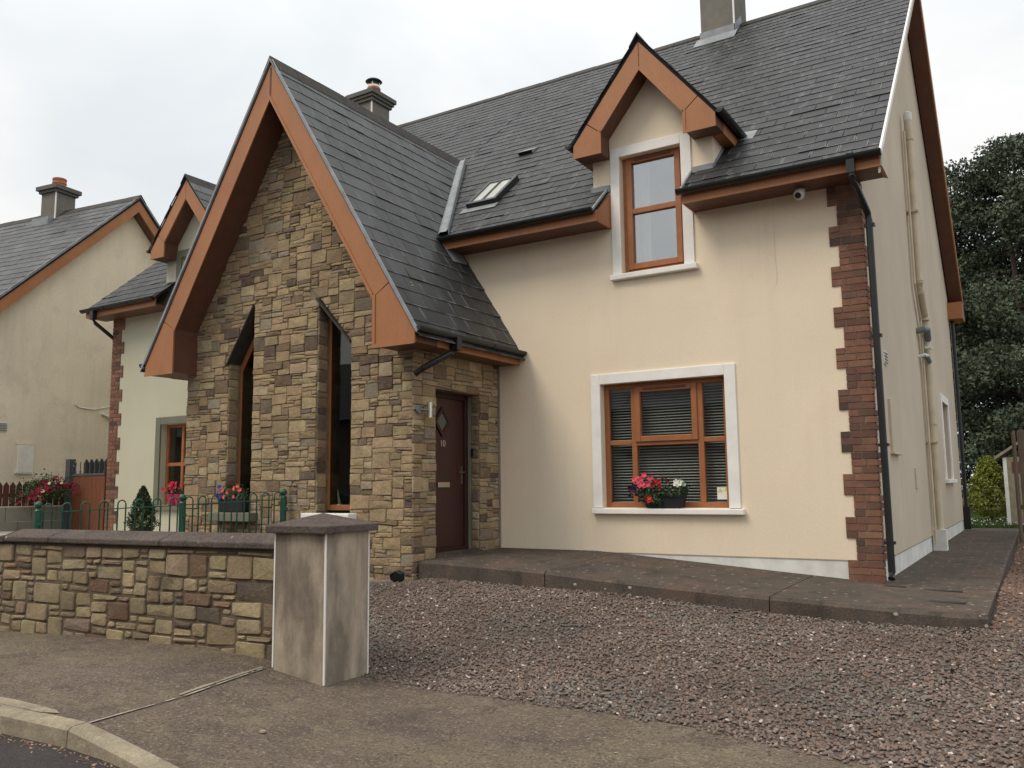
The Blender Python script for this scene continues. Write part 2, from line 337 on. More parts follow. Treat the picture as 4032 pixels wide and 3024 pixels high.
def clip(poly, a, b, c):
    """keep a*x+b*y<=c"""
    out = []
    for i in range(len(poly)):
        p, q = poly[i], poly[(i+1) % len(poly)]; dp, dq = a*p[0]+b*p[1]-c, a*q[0]+b*q[1]-c
        if dp <= 0: out.append(p)
        if (dp < 0 < dq) or (dq < 0 < dp):
            t = dp/(dp-dq); out.append((p[0]+(q[0]-p[0])*t, p[1]+(q[1]-p[1])*t))
    return out
def halfplanes(poly):
    """counter-clockwise convex polygon -> (a,b,c) with a*x+b*y<=c inside"""
    H = []
    for i in range(len(poly)):
        (x0, y0), (x1, y1) = poly[i], poly[(i+1) % len(poly)]
        a, b = (y1-y0), -(x1-x0); l = math.hypot(a, b); H.append((a/l, b/l, (a*x0+b*y0)/l))
    return H
def area(p): return .5*sum(p[i][0]*p[(i+1) % len(p)][1]-p[(i+1) % len(p)][0]*p[i][1] for i in range(len(p)))
FRONT = lambda y0: (lambda a, b, d: (a, y0+d, b))          # front facing planes, depth goes back
SIDE = lambda x0: (lambda a, b, d: (x0-d, a, b))           # planes facing +x, depth goes to -x

def panel(mb, m, poly, holes, reveal=.12):
    """flat wall face over a convex polygon minus rectangular holes, with reveals"""
    H = halfplanes(poly)
    xs = sorted({p[0] for p in poly} | {h[0] for h in holes} | {h[1] for h in holes}); zs = sorted({p[1] for p in poly} | {h[2] for h in holes} | {h[3] for h in holes})
    for i in range(len(xs)-1):
        for j in range(len(zs)-1):
            cx, cz = (xs[i]+xs[i+1])/2, (zs[j]+zs[j+1])/2
            if any(h[0] < cx < h[1] and h[2] < cz < h[3] for h in holes): continue
            q = [(xs[i], zs[j]), (xs[i+1], zs[j]), (xs[i+1], zs[j+1]), (xs[i], zs[j+1])]
            for h in H:
                q = clip(q, *h)
                if len(q) < 3: break
            if len(q) >= 3 and abs(area(q)) > 1e-6: mb.add([m(a, b, 0) for a, b in q], [list(range(len(q)))])
    for x0, x1, z0, z1 in holes:
        C = [(x0, z0), (x1, z0), (x1, z1), (x0, z1)]
        for k in range(4):
            p, q = C[k], C[(k+1) % 4]
            if p[1] == q[1] and p[1] in (min(t[1] for t in poly), max(t[1] for t in poly)): continue
            mb.add([m(*p, 0), m(*q, 0), m(*q, reveal), m(*p, reveal)], [(0, 1, 2, 3)])
def score(p, ar):
    d = Vector(p)-CAM; return ar/d.length_squared if d.dot(fw) > 0 else 0

# ------------------------------------------------------------------ ground heights
CP = np.array([(-4.7, -1.83, 0.0), (-5.3, -1.9, -.06), (-3.09, -1.8, -.02), (-2.3, -1.8, -.03), (-.96, -1.8, -.105), (.2, -1.8, -.15), (.95, -1.8, -.14),
               (1.3, 4, -.15), (1.3, 10, -.1), (4, -1, -.2), (5, 6, -.2), (-3.1, -4.37, -.40), (-3.08, -4.87, -.392), (-3.58, -4.9, -.312), (-3.8, -4.7, -.30), (-7.3, -4.98, -.30),
               (-12, -5.4, -.28), (-1.4, -4.47, -.41), (.5, -4.7, -.41), (3, -5.1, -.42), (-4.4, -6.43, -.345), (-9, -6.2, -.34), (-13, -6.2, -.34), (-3.6, -6.38, -.35), (-3.0, -6.43, -.40), (-2.4, -6.54, -.415),
               (0, -7.1, -.43), (3, -7.8, -.44), (-6, -3.3, -.15), (-4.5, -3.6, -.22)])
def _phi(r): return np.where(r > 0, r*r*np.log(np.maximum(r, 1e-9)), 0)
_n = len(CP); _K = _phi(np.linalg.norm(CP[:, None, :2]-CP[None, :, :2], axis=2)) + np.eye(_n)*.02
_Pm = np.c_[np.ones(_n), CP[:, :2]]
_W = np.linalg.solve(np.block([[_K, _Pm], [_Pm.T, np.zeros((3, 3))]]), np.r_[CP[:, 2], 0, 0, 0])
def zg(x, y):
    x, y = np.asarray(x, float), np.asarray(y, float); q = np.stack([x.ravel(), y.ravel()], 1)
    r = np.linalg.norm(q[:, None]-CP[None, :, :2], axis=2)
    return (_phi(r)@_W[:_n] + _W[_n] + q@_W[_n+1:]).reshape(x.shape)
def edge_y(x): return np.interp(x, [-6, -3.1, -1.4, -.48, .5, 2, 4, 7], [-4.4, -4.42, -4.47, -4.52, -4.71, -5.05, -5.6, -6.5])
def kerb_y(x): return np.interp(x, [-14, -4.4, -3.55, -3.0, -2.4, 0, 3, 7], [-6.35, -6.43, -6.39, -6.43, -6.54, -7.1, -7.9, -9.2])     # back edge of the kerb
def strip(name, xs, fy0, fy1, ny, m, fz, kind='structure'):
    V, F = [], []
    for x in xs:
        for j in range(ny+1):
            y = fy0(x)+(fy1(x)-fy0(x))*j/ny; V.append((x, y))
    V = np.array(V); z = fz(V[:, 0], V[:, 1]); V = np.c_[V, z]; n = ny+1
    F = np.array([(i*n+j, (i+1)*n+j, (i+1)*n+j+1, i*n+j+1) for i in range(len(xs)-1) for j in range(ny)])
    o = np_mesh(name, V, F, None, m); o['kind'] = kind; return o
g = MB(); g.add([(-200, -200, -.62), (200, -200, -.62), (200, 200, -.62), (-200, 200, -.62)], [(0, 1, 2, 3)])
tag(g.build('ground', MT['base']), kind='structure')
g = MB(); g.add([(-40, -16, -.462), (30, -16, -.462), (30, -6, -.462), (-40, -6, -.462)], [(0, 1, 2, 3)])
road = tag(g.build('road', MT['asphalt']), kind='structure')
xs = list(np.linspace(-14, 7, 106))
strip('pavement', xs, lambda x: kerb_y(x)-.02, lambda x: float(edge_y(x)) if x > -3.15 else -4.55, 12, MT['pave'], zg)
strip('gravel_bed', list(np.linspace(-6.0, 7, 66)), lambda x: float(edge_y(x))-.03, lambda x: -1.5 if x < .9 else 12.5, 30, MT['soil'], lambda x, y: zg(x, y)-.006)
g = MB(); g.add([(-8.6, -4.75, .12), (-6.0, -4.6, .12), (-6.0, .2, .18), (-8.6, .2, .22)], [(0, 1, 2, 3)]); g.add([(-8.6, -4.75, .12), (-8.6, -4.75, -.5), (-6, -4.6, -.5), (-6, -4.6, .12)], [(0, 1, 2, 3)])
tag(g.build('garden_bed', MT['soil']), kind='structure')
g = MB(); Vd = []
for x, k, k2 in ((-30, .34, .3), (-16, .34, .3), (-14.9, .33, .3), (-13.8, .26, .27), (-11, .20, .24), (-8.6, .15, .22)):
    Vd += [(x, -5.45, -.285), (x, -4.6, -.10), (x, -1.2, k), (x, .3, k2)]
g.add(Vd, [(i*4+r, (i+1)*4+r, (i+1)*4+r+1, i*4+r+1) for i in range(5) for r in range(3)])
tag(g.build('driveway', MT['drive']), kind='structure')
# pale mortar strip and the expansion joint across the footpath
jp = [(-3.54, -6.38), (-3.535, -5.71), (-3.60, -5.2), (-3.63, -4.93)]
g = MB()
for i in range(len(jp)-1):
    (xa, ya), (xb, yb) = jp[i], jp[i+1]; N_ = 9
    for k in range(N_):
        t0, t1 = k/N_, (k+.97)/N_; p = [xa+(xb-xa)*t0, ya+(yb-ya)*t0]; q = [xa+(xb-xa)*t1, ya+(yb-ya)*t1]
        w = .007+.004*R.random()
        if R.random() < .6: g.add([(p[0]-w, p[1], float(zg(p[0], p[1]))+.005), (p[0]+w, p[1], float(zg(p[0], p[1]))+.005), (q[0]+w, q[1], float(zg(q[0], q[1]))+.005), (q[0]-w, q[1], float(zg(q[0], q[1]))+.005)], [(0, 1, 2, 3)])
pj = g.build('pavement_joint', mat('joint_mortar', (.42, .37, .30), .9, mid=(.6, 9, (.10, .08, .07)))); pj['kind'] = 'structure'
g = MB()
for i in range(len(jp)-1):
    (xa, ya), (xb, yb) = jp[i], jp[i+1]
    g.add([(xa+.009, ya, float(zg(xa, ya))+.004), (xa+.017, ya, float(zg(xa, ya))+.004), (xb+.019, yb, float(zg(xb, yb))+.004), (xb+.010, yb, float(zg(xb, yb))+.004)], [(0, 1, 2, 3)])
tag(g.build('pavement_crack', MT['roofbase']), kind='structure')
g = MB()
pts = [(-4.9, -6.36), (-4.5, -6.33), (-4.2, -6.335), (-3.95, -6.345), (-3.86, -6.375), (-4.0, -6.42), (-4.3, -6.425), (-4.9, -6.43)]
g.add([(x, y, float(zg(x, y))+.006) for x, y in pts], [list(range(len(pts)))])
tag(g.build('mortar_patch', MT['kerb']), kind='structure')

g = MB(); L_, R_ = [], []
for t in np.linspace(0, 1, 12):
    x, y = -3.555-.085*t, -5.72+.80*t; w = .012+.035*abs(math.sin(t*7.3))*(.4+.6*R.random()); z = float(zg(x, y))+.006; L_.append((x-.02-w, y, z)); R_.append((x-.012, y, z))
g.add(L_+R_, [(i, i+1, 13+i, 12+i) for i in range(11)]); tag(g.build('mortar_smear', MT['kerb']), kind='structure')
# kerb stones
kerb = bpy.data.objects.new('kerb', None); kerb['kind'] = 'structure'; kerb.location = (-4, -6.5, -.46); COL.objects.link(kerb)
ks = [-11.2, -9.92, -8.64, -7.36, -6.08, -4.82, -3.545, -2.4, -1.2, 0.1, 1.4, 2.7]
def kz(x): return float(np.interp(x, [-12, -4.4, -3.55, -3.0, -2.4, 0, 3], [-.335, -.338, -.345, -.395, -.415, -.43, -.44]))
for a, b in zip(ks[:-1], ks[1:]):
    g = MB(); ring = []
    for x in np.linspace(a+.005, b-.005, 4):
        y = float(kerb_y(x)); z = kz(x); tx = .02
        ring.append([(x, y, -.60), (x, y, z), (x, y-.095, z-.004), (x-tx*0, y-.118, z-.022), (x, y-.135, -.60)])
    V = [p for r in ring for p in r]; F = []
    for i in range(3):
        for k in range(4): F.append((i*5+k, (i+1)*5+k, (i+1)*5+k+1, i*5+k+1))
    F += [(0, 1, 2, 3, 4), (15, 19, 18, 17, 16)]
    g.add(V, F); g.build('kerb_stone', MT['kerb'], kerb)

# concrete path round the house
pth = bpy.data.objects.new('path', None); pth['kind'] = 'structure'; pth.location = (-2, -1, 0); COL.objects.link(pth)
def zwall(x): return float(np.interp(x, [-3.25, 0, 1.0], [.236, 0, -.025]))
def zfront(x): return float(np.interp(x, [-4.45, -3.08, -2.34, -.95, .2, .95], [.209, .162, .111, .039, -.006, -.03]))
def slab(xa, xb, n, name='slab', cut=0.0):
    g = MB(); V = []
    X = np.linspace(xa, xb, n+1)
    for x in X:
        yf = -1.78 + R.uniform(-.006, .006) + (.07 if x > .99 else 0); zf = zfront(x); V += [(x, .02, zwall(x)), (x, -.9, (zwall(x)+zf)/2+.004), (x, yf+.03, zf), (x, yf, zf-.03), (x, yf-.012, -.45)]
    F = []
    for i in range(n):
        for k in range(4): F.append((i*5+k, i*5+k+1, (i+1)*5+k+1, (i+1)*5+k))
    F += [(0, 1, 2, 3, 4), tuple(n*5+k for k in (4, 3, 2, 1, 0))]
    g.add(V, F); return g.build(name, MT['path'], pth)
slab(-4.64, -3.0, 6); slab(-2.99, -.7, 8); slab(-.69, 1.0, 9)
g = MB(); V = []                                                     # side run
yy = np.linspace(.02, 12.0, 14)
for y in yy:
    z = -.025+.03*min(1, y/4); V += [(-.2, y, .0), (.0, y, .0), (.965, y, z+.003), (1.0, y, z-.012), (1.012, y, -.45)]
g.add(V, [(i*5+k, i*5+k+1, (i+1)*5+k+1, (i+1)*5+k) for i in range(len(yy)-1) for k in range(4)]); g.build('slab', MT['path'], pth)
for x, y, w, l in ((.56, -.28, .17, .05), (.50, 1.5, .17, .05), (.62, -1.12, .19, .055), (.13, -.22, .10, .035)):
    g = MB(); z = zwall(min(x, 1))*(1+y/1.78)+zfront(min(x, .95))*(-y/1.78) if y < 0 else -.02
    g.box(x-w, x+w, y-l, y+l, z-.02, z+.006); g.build('drain_cover', MT['darkiron'], pth)

# ------------------------------------------------------------------ stone masonry
def hash2(i, j, s): return (math.sin(i*127.1+j*311.7+s*74.7)*43758.5453) % 1.0
def pack(nx, nz, mask, rng, big):
    occ = np.zeros((nz, nx), bool); res = []
    sizes = big
    for j in range(nz):
        for i in range(nx):
            if occ[j, i] or not mask[j, i]: continue
            for _ in range(8):
                w, h = rng.choice(sizes)
                ww = 0
                while ww < w and i+ww < nx and mask[j, i+ww] and not occ[j, i+ww]: ww += 1
                hh = 1
                while hh < h and j+hh < nz and mask[j+hh, i:i+ww].all() and not occ[j+hh, i:i+ww].any(): hh += 1
                if ww >= 2 or _ == 7: break
            while hh > 1 and hh*1.2 > ww*1.05: hh -= 1
            # do not leave one-cell slivers on the right
            if i+ww < nx and mask[j, i+ww] and not occ[j, i+ww] and (i+ww+1 >= nx or not mask[j, i+ww+1] or occ[j, i+ww+1]) and not occ[j:j+hh, i+ww].any() and mask[j:j+hh, i+ww].all(): ww += 1
            occ[j:j+hh, i:i+ww] = True; res.append((i, j, ww, hh))
    return res
PAL_P = [((.385, .29, .175), 34), ((.345, .26, .158), 26), ((.295, .222, .138), 18), ((.295, .245, .18), 8), ((.215, .155, .105), 10), ((.42, .335, .215), 9), ((.12, .085, .068), 6), ((.31, .215, .125), 5), ((.18, .14, .11), 6)]
PAL_W = [((.335, .265, .17), 28), ((.285, .222, .14), 24), ((.24, .18, .122), 20), ((.215, .16, .12), 14), ((.41, .325, .195), 9), ((.175, .108, .076), 6), ((.115, .092, .076), 9), ((.265, .17, .11), 4)]
def pick(pal, rng):
    t = rng.uniform(0, sum(w for _, w in pal))
    for c, w in pal:
        t -= w
        if t <= 0: break
    k = rng.uniform(.89, 1.11); return tuple(min(.9, v*k*rng.uniform(.96, 1.04)) for v in c)
def stone_mesh(poly, m, depth, rng, col, gap, chamf, inset):
    """rough dressed stone from a convex outline"""
    c0 = (sum(p[0] for p in poly)/len(poly), sum(p[1] for p in poly)/len(poly))
    P = []
    n = len(poly)
    for i in range(n):                                                 # inset by the joint, cut the corners
        p0, p, p1 = poly[i-1], poly[i], poly[(i+1) % n]
        d0 = Vector((p0[0]-p[0], p0[1]-p[1])); d1 = Vector((p1[0]-p[0], p1[1]-p[1]))
        l0, l1 = d0.length, d1.length
        if min(l0, l1) < .012: P.append(Vector(p)); continue
        a, b = min(chamf*rng.uniform(.5, 1.4), .3*l0), min(chamf*rng.uniform(.5, 1.4), .3*l1)
        P += [Vector(p)+d0/l0*a, Vector(p)+d1/l1*b]
    C = Vector(c0); Q = []
    for p in P:
        d = p-C; l = max(d.length, 1e-4)
        sx = max(0, 1-gap/max(abs(d.x), .02)) if abs(d.x) > 1e-6 else 1; sz = max(0, 1-gap/max(abs(d.y), .02)) if abs(d.y) > 1e-6 else 1
        q = Vector((C.x+d.x*sx, C.y+d.y*sz)); q += Vector((rng.uniform(-.0035, .0035), rng.uniform(-.0035, .0035))); Q.append(q)
    n = len(Q); tx, tz = rng.uniform(-.06, .06), rng.uniform(-.06, .06)
    def dep(q, k): return -(depth + (q.x-C.x)*tx + (q.y-C.y)*tz)*k
    V = [m(q.x, q.y, .004) for q in Q]
    V += [m(q.x, q.y, dep(q, 1)+.010) for q in Q]
    I = []
    for q in Q:
        d = C-q; I.append(q+d.normalized()*min(inset, d.length*.4))
    V += [m(q.x, q.y, dep(q, 1)-rng.uniform(-.003, .003)) for q in I]
    V.append(m(C.x+rng.uniform(-.02, .02), C.y, dep(C, 1)-rng.uniform(0, .008)))
    F = []
    for k in range(n):
        j = (k+1) % n; F += [(k, j, n+j, n+k), (n+k, n+j, 2*n+j, 2*n+k), (2*n+k, 2*n+j, 3*n)]
    mb = MB(); mb.add(V, F, col); return mb
def masonry(m, x0, z0, nx, nz, u, outer, holes, rng, pal, sizes, gap, depths, wav=.012, chamf=.014, inset=.012, uz=None):
    uz = uz or u
    H = halfplanes(outer); HH = [halfplanes(h) for h in holes]
    mask = np.zeros((nz, nx), bool)
    for j in range(nz):
        for i in range(nx):
            cx, cz = x0+(i+.5)*u, z0+(j+.5)*uz
            if all(a*cx+b*cz <= c+u*.55 for a, b, c in H) and not any(all(a*cx+b*cz <= c for a, b, c in h) for h in HH): mask[j, i] = True
    out_ = []
    for i, j, w, h in pack(nx, nz, mask, rng, sizes):
        def P(ii, jj):
            x, z = x0+ii*u, z0+jj*uz
            x += (hash2(ii, jj, 1)-.5)*u*.20; z += (hash2(ii, jj, 2)-.5)*uz*.20 + wav*math.sin(x*2.1+jj*.9)
            return (x, z)
        q = [P(i, j), P(i+w, j), P(i+w, j+h), P(i, j+h)]
        for hp in H:
            if q: q = clip(q, *hp)
        if len(q) < 3: continue
        for h_ in HH:
            if all(any(a*p[0]+b*p[1] < c-1e-4 for p in q) for a, b, c in h_):
                cx = sum(p[0] for p in q)/len(q); cz = sum(p[1] for p in q)/len(q)
                best = max(h_, key=lambda t: t[0]*cx+t[1]*cz-t[2])
                q = clip(q, -best[0], -best[1], -best[2])
                if len(q) < 3: break
        if len(q) < 3 or abs(area(q)) < .0012: continue
        xsz = max(p[0] for p in q)-min(p[0] for p in q); zsz = max(p[1] for p in q)-min(p[1] for p in q)
        if min(xsz, zsz) < .022: continue
        col = pick(pal, rng)
        mb = stone_mesh(q, m, rng.uniform(*depths), rng, col, gap, chamf, inset)
        c = m(sum(p[0] for p in q)/len(q), sum(p[1] for p in q)/len(q), 0)
        out_.append((abs(area(q)), c, mb))
    return out_
def emit(items, name, m, parent, limit=300, facing=None):
    """the largest seen pieces as parts, the rest joined as stuff"""
    items = sorted(items, key=lambda t: -t[0])
    for s, c, mb in items[:limit]: mb.build(name, m, parent)
    rest = items[limit:]
    if rest:
        J = MB()
        for s, c, mb in rest:
            o = len(J.v); J.v += mb.v; J.f += [[k+o for k in f] for f in mb.f]; J.c += mb.c; J.uv += mb.uv
        o = J.build(name, m, parent); o['kind'] = 'stuff'; return o

# ------------------------------------------------------------------ slates
def slates(o, u, v, n, umin, umax, vmax, gauge, width, keep=None, clips=None, rng=R, base=.027, vmin=0.0, tint=(1.0, 1.02, 1.05), cut=None):
    o, u, v, n = Vector(o), Vector(u).normalized(), Vector(v).normalized(), Vector(n).normalized(); res = []
    rows = int(math.ceil((vmax-vmin)/gauge))
    for r in range(rows):
        v0 = vmin+r*gauge; v1 = min(v0+gauge*1.12, vmax+.02); off = (r % 2)*width/2
        k = math.floor((umin-off)/width)
        while k*width+off < umax:
            a, b = max(umin, k*width+off), min(umax, (k+1)*width+off); k += 1
            if b-a < .03: continue
            q = [(a+.004, v0+rng.uniform(-.004, .004)), (b-.004, v0+rng.uniform(-.004, .004)), (b-.004, v1), (a+.004, v1)]
            ctr = o+u*((a+b)/2)+v*(v0+gauge/2)
            if keep and not keep(ctr): continue
            if cut:
                for (ca, cb, cv) in cut:                              # notch [ca,cb] below v=cv
                    if (a+b)/2 < ca+.0 and b > ca and v0 < cv: q = clip(q, 1, 0, ca)
                    elif (a+b)/2 > cb and a < cb and v0 < cv: q = clip(q, -1, 0, -cb)
                    elif ca <= (a+b)/2 <= cb and v0 < cv: q = []
                if len(q) < 3: continue
            lift = rng.uniform(.007, .010) + (.006 if rng.random() < .06 else 0)
            def h(vv): return lift*(1-(vv-v0)/(gauge*1.12))+.003
            V = [o+u*p[0]+v*p[1]+n*h(p[1]) for p in q]; W = [o+u*p[0]+v*p[1]+n*(h(p[1])-.006) for p in q]
            uvs = [((p[0]-a)/(b-a), (p[1]-v0)/gauge) for p in q]; m_ = len(q)
            t = base*rng.uniform(.72, 1.30); c = tuple(t*x for x in tint)
            mb = MB(); F = [list(range(m_))]+[(i, i+m_, (i+1) % m_+m_, (i+1) % m_) for i in range(m_)]
            mb.add(V+W, F, c, [uvs]+[[(.5, .5)]*4]*m_)
            d = (CAM-ctr); res.append(((b-a)*gauge*max(0, d.normalized().dot(n))/d.length_squared, ctr, mb))
    return res
def ridge_tiles(p0, p1, w, drop, parent, L_=.45, th=.03):
    p0, p1 = Vector(p0), Vector(p1); d = (p1-p0); n = max(1, round(d.length/L_)); d.normalize(); L_ = (p1-p0).length/n
    s = d.cross(Vector((0, 0, 1))).normalized()
    for k in range(n):
        a = p0+d*(k*L_+.003); t = th*(1+.25*(k % 2)*0)+R.uniform(-.004, .004)
        pr = [s*w+Vector((0, 0, -drop)), Vector((0, 0, t)), -s*w+Vector((0, 0, -drop)), -s*w+Vector((0, 0, -drop-.02)), Vector((0, 0, t-.025)), s*w+Vector((0, 0, -drop-.02))]
        mb = MB(); mb.prism([a+x for x in pr], d*(L_-.006)); mb.build('ridge_tile', MT['ridge'], parent)

# ================================================================== RIGHT HOUSE
TAN = .862; EV = 4.42; RY, RZ = 5.75, 9.735
def roofz(y): return EV+TAN*(y+.42)
house = root('house', 'peach rendered house with slate roof, brick corner and tall stone porch gable', 'house', (-3.4, 4, 0))
GW = (-3.16, -1.575, .76, 2.285); UW = (-2.82, -2.0, 3.655, 5.17)
g = MB()
panel(g, FRONT(0), [(-6.72, .225), (0, .225), (0, 4.75), (-6.72, 4.75)], [GW, (UW[0], UW[1], UW[2], 4.75)], .14)
g.build('wall', MT['peach'], house)
# dormer face
DC = -2.39
g = MB(); panel(g, FRONT(0), [(-3.19, 4.752), (-1.60, 4.752), (-1.60, 5.45), (DC, 6.42), (-3.19, 5.45)], [(UW[0], UW[1], 4.752, UW[3])], .14)
for x in (-3.19, -1.60):
    g.add([(x, 0, 4.70), (x, 1.0, 5.62), (x, .6, 5.6), (x, 0, 5.5)], [(0, 1, 2, 3)])
dormer = g.build('dormer', MT['peach'], house)
# gable side wall
SW = (7.75, 8.95, 1.08, 2.5)
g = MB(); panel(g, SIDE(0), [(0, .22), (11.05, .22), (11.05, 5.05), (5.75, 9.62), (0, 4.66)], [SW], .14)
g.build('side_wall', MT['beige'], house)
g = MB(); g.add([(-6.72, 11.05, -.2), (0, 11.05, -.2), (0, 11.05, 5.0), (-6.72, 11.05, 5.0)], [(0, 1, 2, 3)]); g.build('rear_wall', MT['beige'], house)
# plinths
g = MB(); g.box(-3.6, -.30, .012, .1, -.3, .217); g.box(-.1, -.012, .012, 4.80, -.3, .205); g.box(-.1, -.012, 5.08, 11.05, -.3, .205); g.build('plinth', MT['offwhite'], house)
g = MB(); g.box(-4.68, -.34, .004, .02, .217, .232); g.build('plinth_lip', MT['peach'], house)

# hairline crack in the render below the eaves, and a patch repair under the big window
g = MB(); ck = [(-.93, 4.22), (-.925, 3.9), (-.935, 3.6), (-.92, 3.38), (-.93, 3.27), (-.975, 3.22)]
for (xa, za), (xb, zb) in zip(ck[:-1], ck[1:]): g.add([(xa-.0015, -.0035, za), (xa+.0015, -.0035, za), (xb+.0015, -.0035, zb), (xb-.0015, -.0035, zb)], [(0, 1, 2, 3)])
g.build('crack', mat('crack_line', (.56, .47, .37), .95), house)
# brick quoin
BR = [((.235, .118, .080), 36), ((.195, .098, .068), 25), ((.155, .086, .065), 20), ((.095, .064, .055), 10), ((.25, .135, .09), 16)]
def quoin(parent, xc, sgn, z0, groups, rng, phase=0):
    """bricks in groups of three courses, wide and narrow by turns; sgn=-1 extends to -x"""
    top = z0+.225*groups
    g = MB(); x1 = xc+sgn*.24
    g.box(min(xc, x1), max(xc, x1), -.008, .115, z0-.05, top); q = g.build('quoin', MT['brickmortar'], parent)
    for k in range(groups):
        wide = (k+phase) % 2 == 0; W = .344 if wide else .252
        if wide:
            g2 = MB(); a, b = xc+sgn*.24, xc+sgn*(W-.004); g2.box(min(a, b), max(a, b), -.008, .02, z0+k*.225+.004, z0+(k+1)*.225-.004); g2.build('mortar_bed', MT['brickmortar'], q)
        for c in range(3):
            z = z0+k*.225+c*.075
            if wide: cuts = [0, .222, W] if c % 2 == 0 else [0, .108, W]
            else: cuts = [0, .140, W] if c % 2 == 0 else [0, .09, W]
            if rng.random() < .3: cuts[1] += .02
            for a, b in zip(cuts[:-1], cuts[1:]):
                e = .012 if a == 0 else 0; ya = .108 if a == 0 else .09
                if a == 0 and not wide: ya = .215
                xa, xb = xc-sgn*e+sgn*(a+(.004 if a else 0)), xc+sgn*(b-.004)
                t = rng.uniform(-.002, .002)
                mb = MB(); mb.box(min(xa, xb)+.002, max(xa, xb)-.002, -.016+t, ya, z+.006, z+.069, pick(BR, rng))
                o = mb.build('brick', MT['brick'], q)
    return q
quoin(house, 0, -1, 0, 19, random.Random(3))
g = MB(); g.box(-.02, .010, -.008, .34, -.08, .0); g.build('quoin_foot', MT['brickmortar'], house)

# windows: surround, sill, frame, panes
def bands(m, h, l, r_, t, name, mt, parent, d=.024):
    g = MB(); x0, x1, z0, z1 = h
    g.mbox(m, x0-l, x0+.002, z0, z1+t, -d, .01); g.mbox(m, x1-.002, x1+r_, z0, z1+t, -d, .01); g.mbox(m, x0+.002, x1-.002, z1-.002, z1+t, -d, .01)
    return g.build(name, mt, parent, bevel=.006)
def frame(m, x0, x1, z0, z1, t, d0, d1, g=None):
    g = g or MB()
    g.mbox(m, x0, x0+t, z0, z1, d0, d1); g.mbox(m, x1-t, x1, z0, z1, d0, d1)
    g.mbox(m, x0+t, x1-t, z0, z0+t, d0, d1); g.mbox(m, x0+t, x1-t, z1-t, z1, d0, d1); return g
def pane(m, x0, x1, z0, z1, d, mt, parent):
    g = MB(); g.mbox(m, x0, x1, z0, z1, d, d+.008); return g.build('pane', mt, parent)
m0 = FRONT(0)
# ground floor window
g = frame(m0, GW[0], GW[1], GW[2], GW[3], .062, .10, .17)
g.mbox(m0, -2.80, -2.735, GW[2]+.062, GW[3]-.062, .10, .17); g.mbox(m0, -1.955, -1.885, GW[2]+.062, GW[3]-.062, .10, .17)
g.mbox(m0, GW[0]+.062, -2.80, 1.525, 1.585, .102, .168); g.mbox(m0, -1.885, GW[1]-.062, 1.525, 1.585, .102, .168); g.mbox(m0, -2.735, -1.955, 1.51, 1.57, .102, .168)
win = g.build('window', MT['framewood'], house, bevel=.006)
g = frame(m0, -2.745, -1.95, 1.555, 2.235, .07, .080, .15); g.build('sash', MT['framewood'], win, bevel=.006)
g = MB(); g.mbox(m0, -2.62, -2.08, 2.19, 2.215, .070, .080); g.build('trickle_vent', MT['wooddark_shade'], win)
for a, b, c, d in ((GW[0]+.062, -2.80, 1.585, GW[3]-.062), (GW[0]+.062, -2.80, GW[2]+.062, 1.525), (-2.675, -2.02, 1.625, 2.165), (-2.735, -1.955, GW[2]+.062, 1.51), (-1.885, GW[1]-.062, 1.585, GW[3]-.062), (-1.885, GW[1]-.062, GW[2]+.062, 1.525)):
    pane(m0, a, b, c, d, .13, MT['glass'], win)
bands(m0, GW, .125, .13, .125, 'surround', MT['white'], win)
g = MB(); g.box(-3.285, -1.40, -.075, .10, .685, .752); g.build('sill', MT['white'], win, bevel=.01)
g = MB(); g.box(-3.13, -1.60, .22, .26, 2.20, 2.26); bl = g.build('blind', MT['blind'], house)
sm = None
for k in range(41):
    z = 2.18-k*.0345
    if sm is None:
        q = MB(); q.add([(-3.12, .225, -.010), (-1.61, .225, -.010), (-1.61, .25, .004), (-3.12, .25, .004), (-3.12, .225, -.0115), (-1.61, .225, -.0115), (-1.61, .25, .0025), (-3.12, .25, .0025)],
                        [(0, 1, 2, 3), (4, 7, 6, 5), (0, 4, 5, 1), (1, 5, 6, 2), (2, 6, 7, 3), (3, 7, 4, 0)])
        sm = q.build('slat', MT['blind'], bl); sm.location = (0, 0, z)
    else: copy_part(sm, bl, (0, 0, z))
g = MB(); g.box(-4.4, -.4, .27, 4, .2, 2.6)
g.f = [f for i, f in enumerate(g.f) if i % 6 != 2]; g.c = g.c[:5]; g.uv = g.uv[:5]
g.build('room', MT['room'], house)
# upper window
U = UW
g = frame(m0, U[0], U[1], U[2], U[3]+.06, .055, .10, .17); w2 = g.build('window', MT['framewood'], house, bevel=.006)
g = frame(m0, U[0]+.05, U[1]-.05, U[2]+.06, U[3]-.0, .075, .082, .15); g.mbox(m0, U[0]+.12, U[1]-.12, 4.43, 4.50, .088, .15); g.build('sash', MT['framewood'], w2, bevel=.006)
g = MB(); g.mbox(m0, -2.66, -2.16, 5.115, 5.14, .072, .083); g.build('trickle_vent', MT['wooddark_shade'], w2)
pane(m0, U[0]+.125, U[1]-.125, 4.50, U[3]-.075, .125, MT['glassup'], w2); pane(m0, U[0]+.125, U[1]-.125, U[2]+.135, 4.43, .125, MT['glassup'], w2)
bands(m0, U, .12, .13, .125, 'surround', MT['white'], w2)
g = MB(); g.box(-2.96, -1.83, -.075, .10, 3.575, 3.645); g.build('sill', MT['white'], w2, bevel=.01)
g = MB()
X = np.linspace(U[0]+.02, U[0]+.27, 41)
V = [(x, .30+.02*math.sin(x*46), z) for x in X for z in (U[2], U[3])]
g.add(V, [(2*i, 2*i+2, 2*i+3, 2*i+1) for i in range(40)]); g.build('curtain', MT['net'], house)
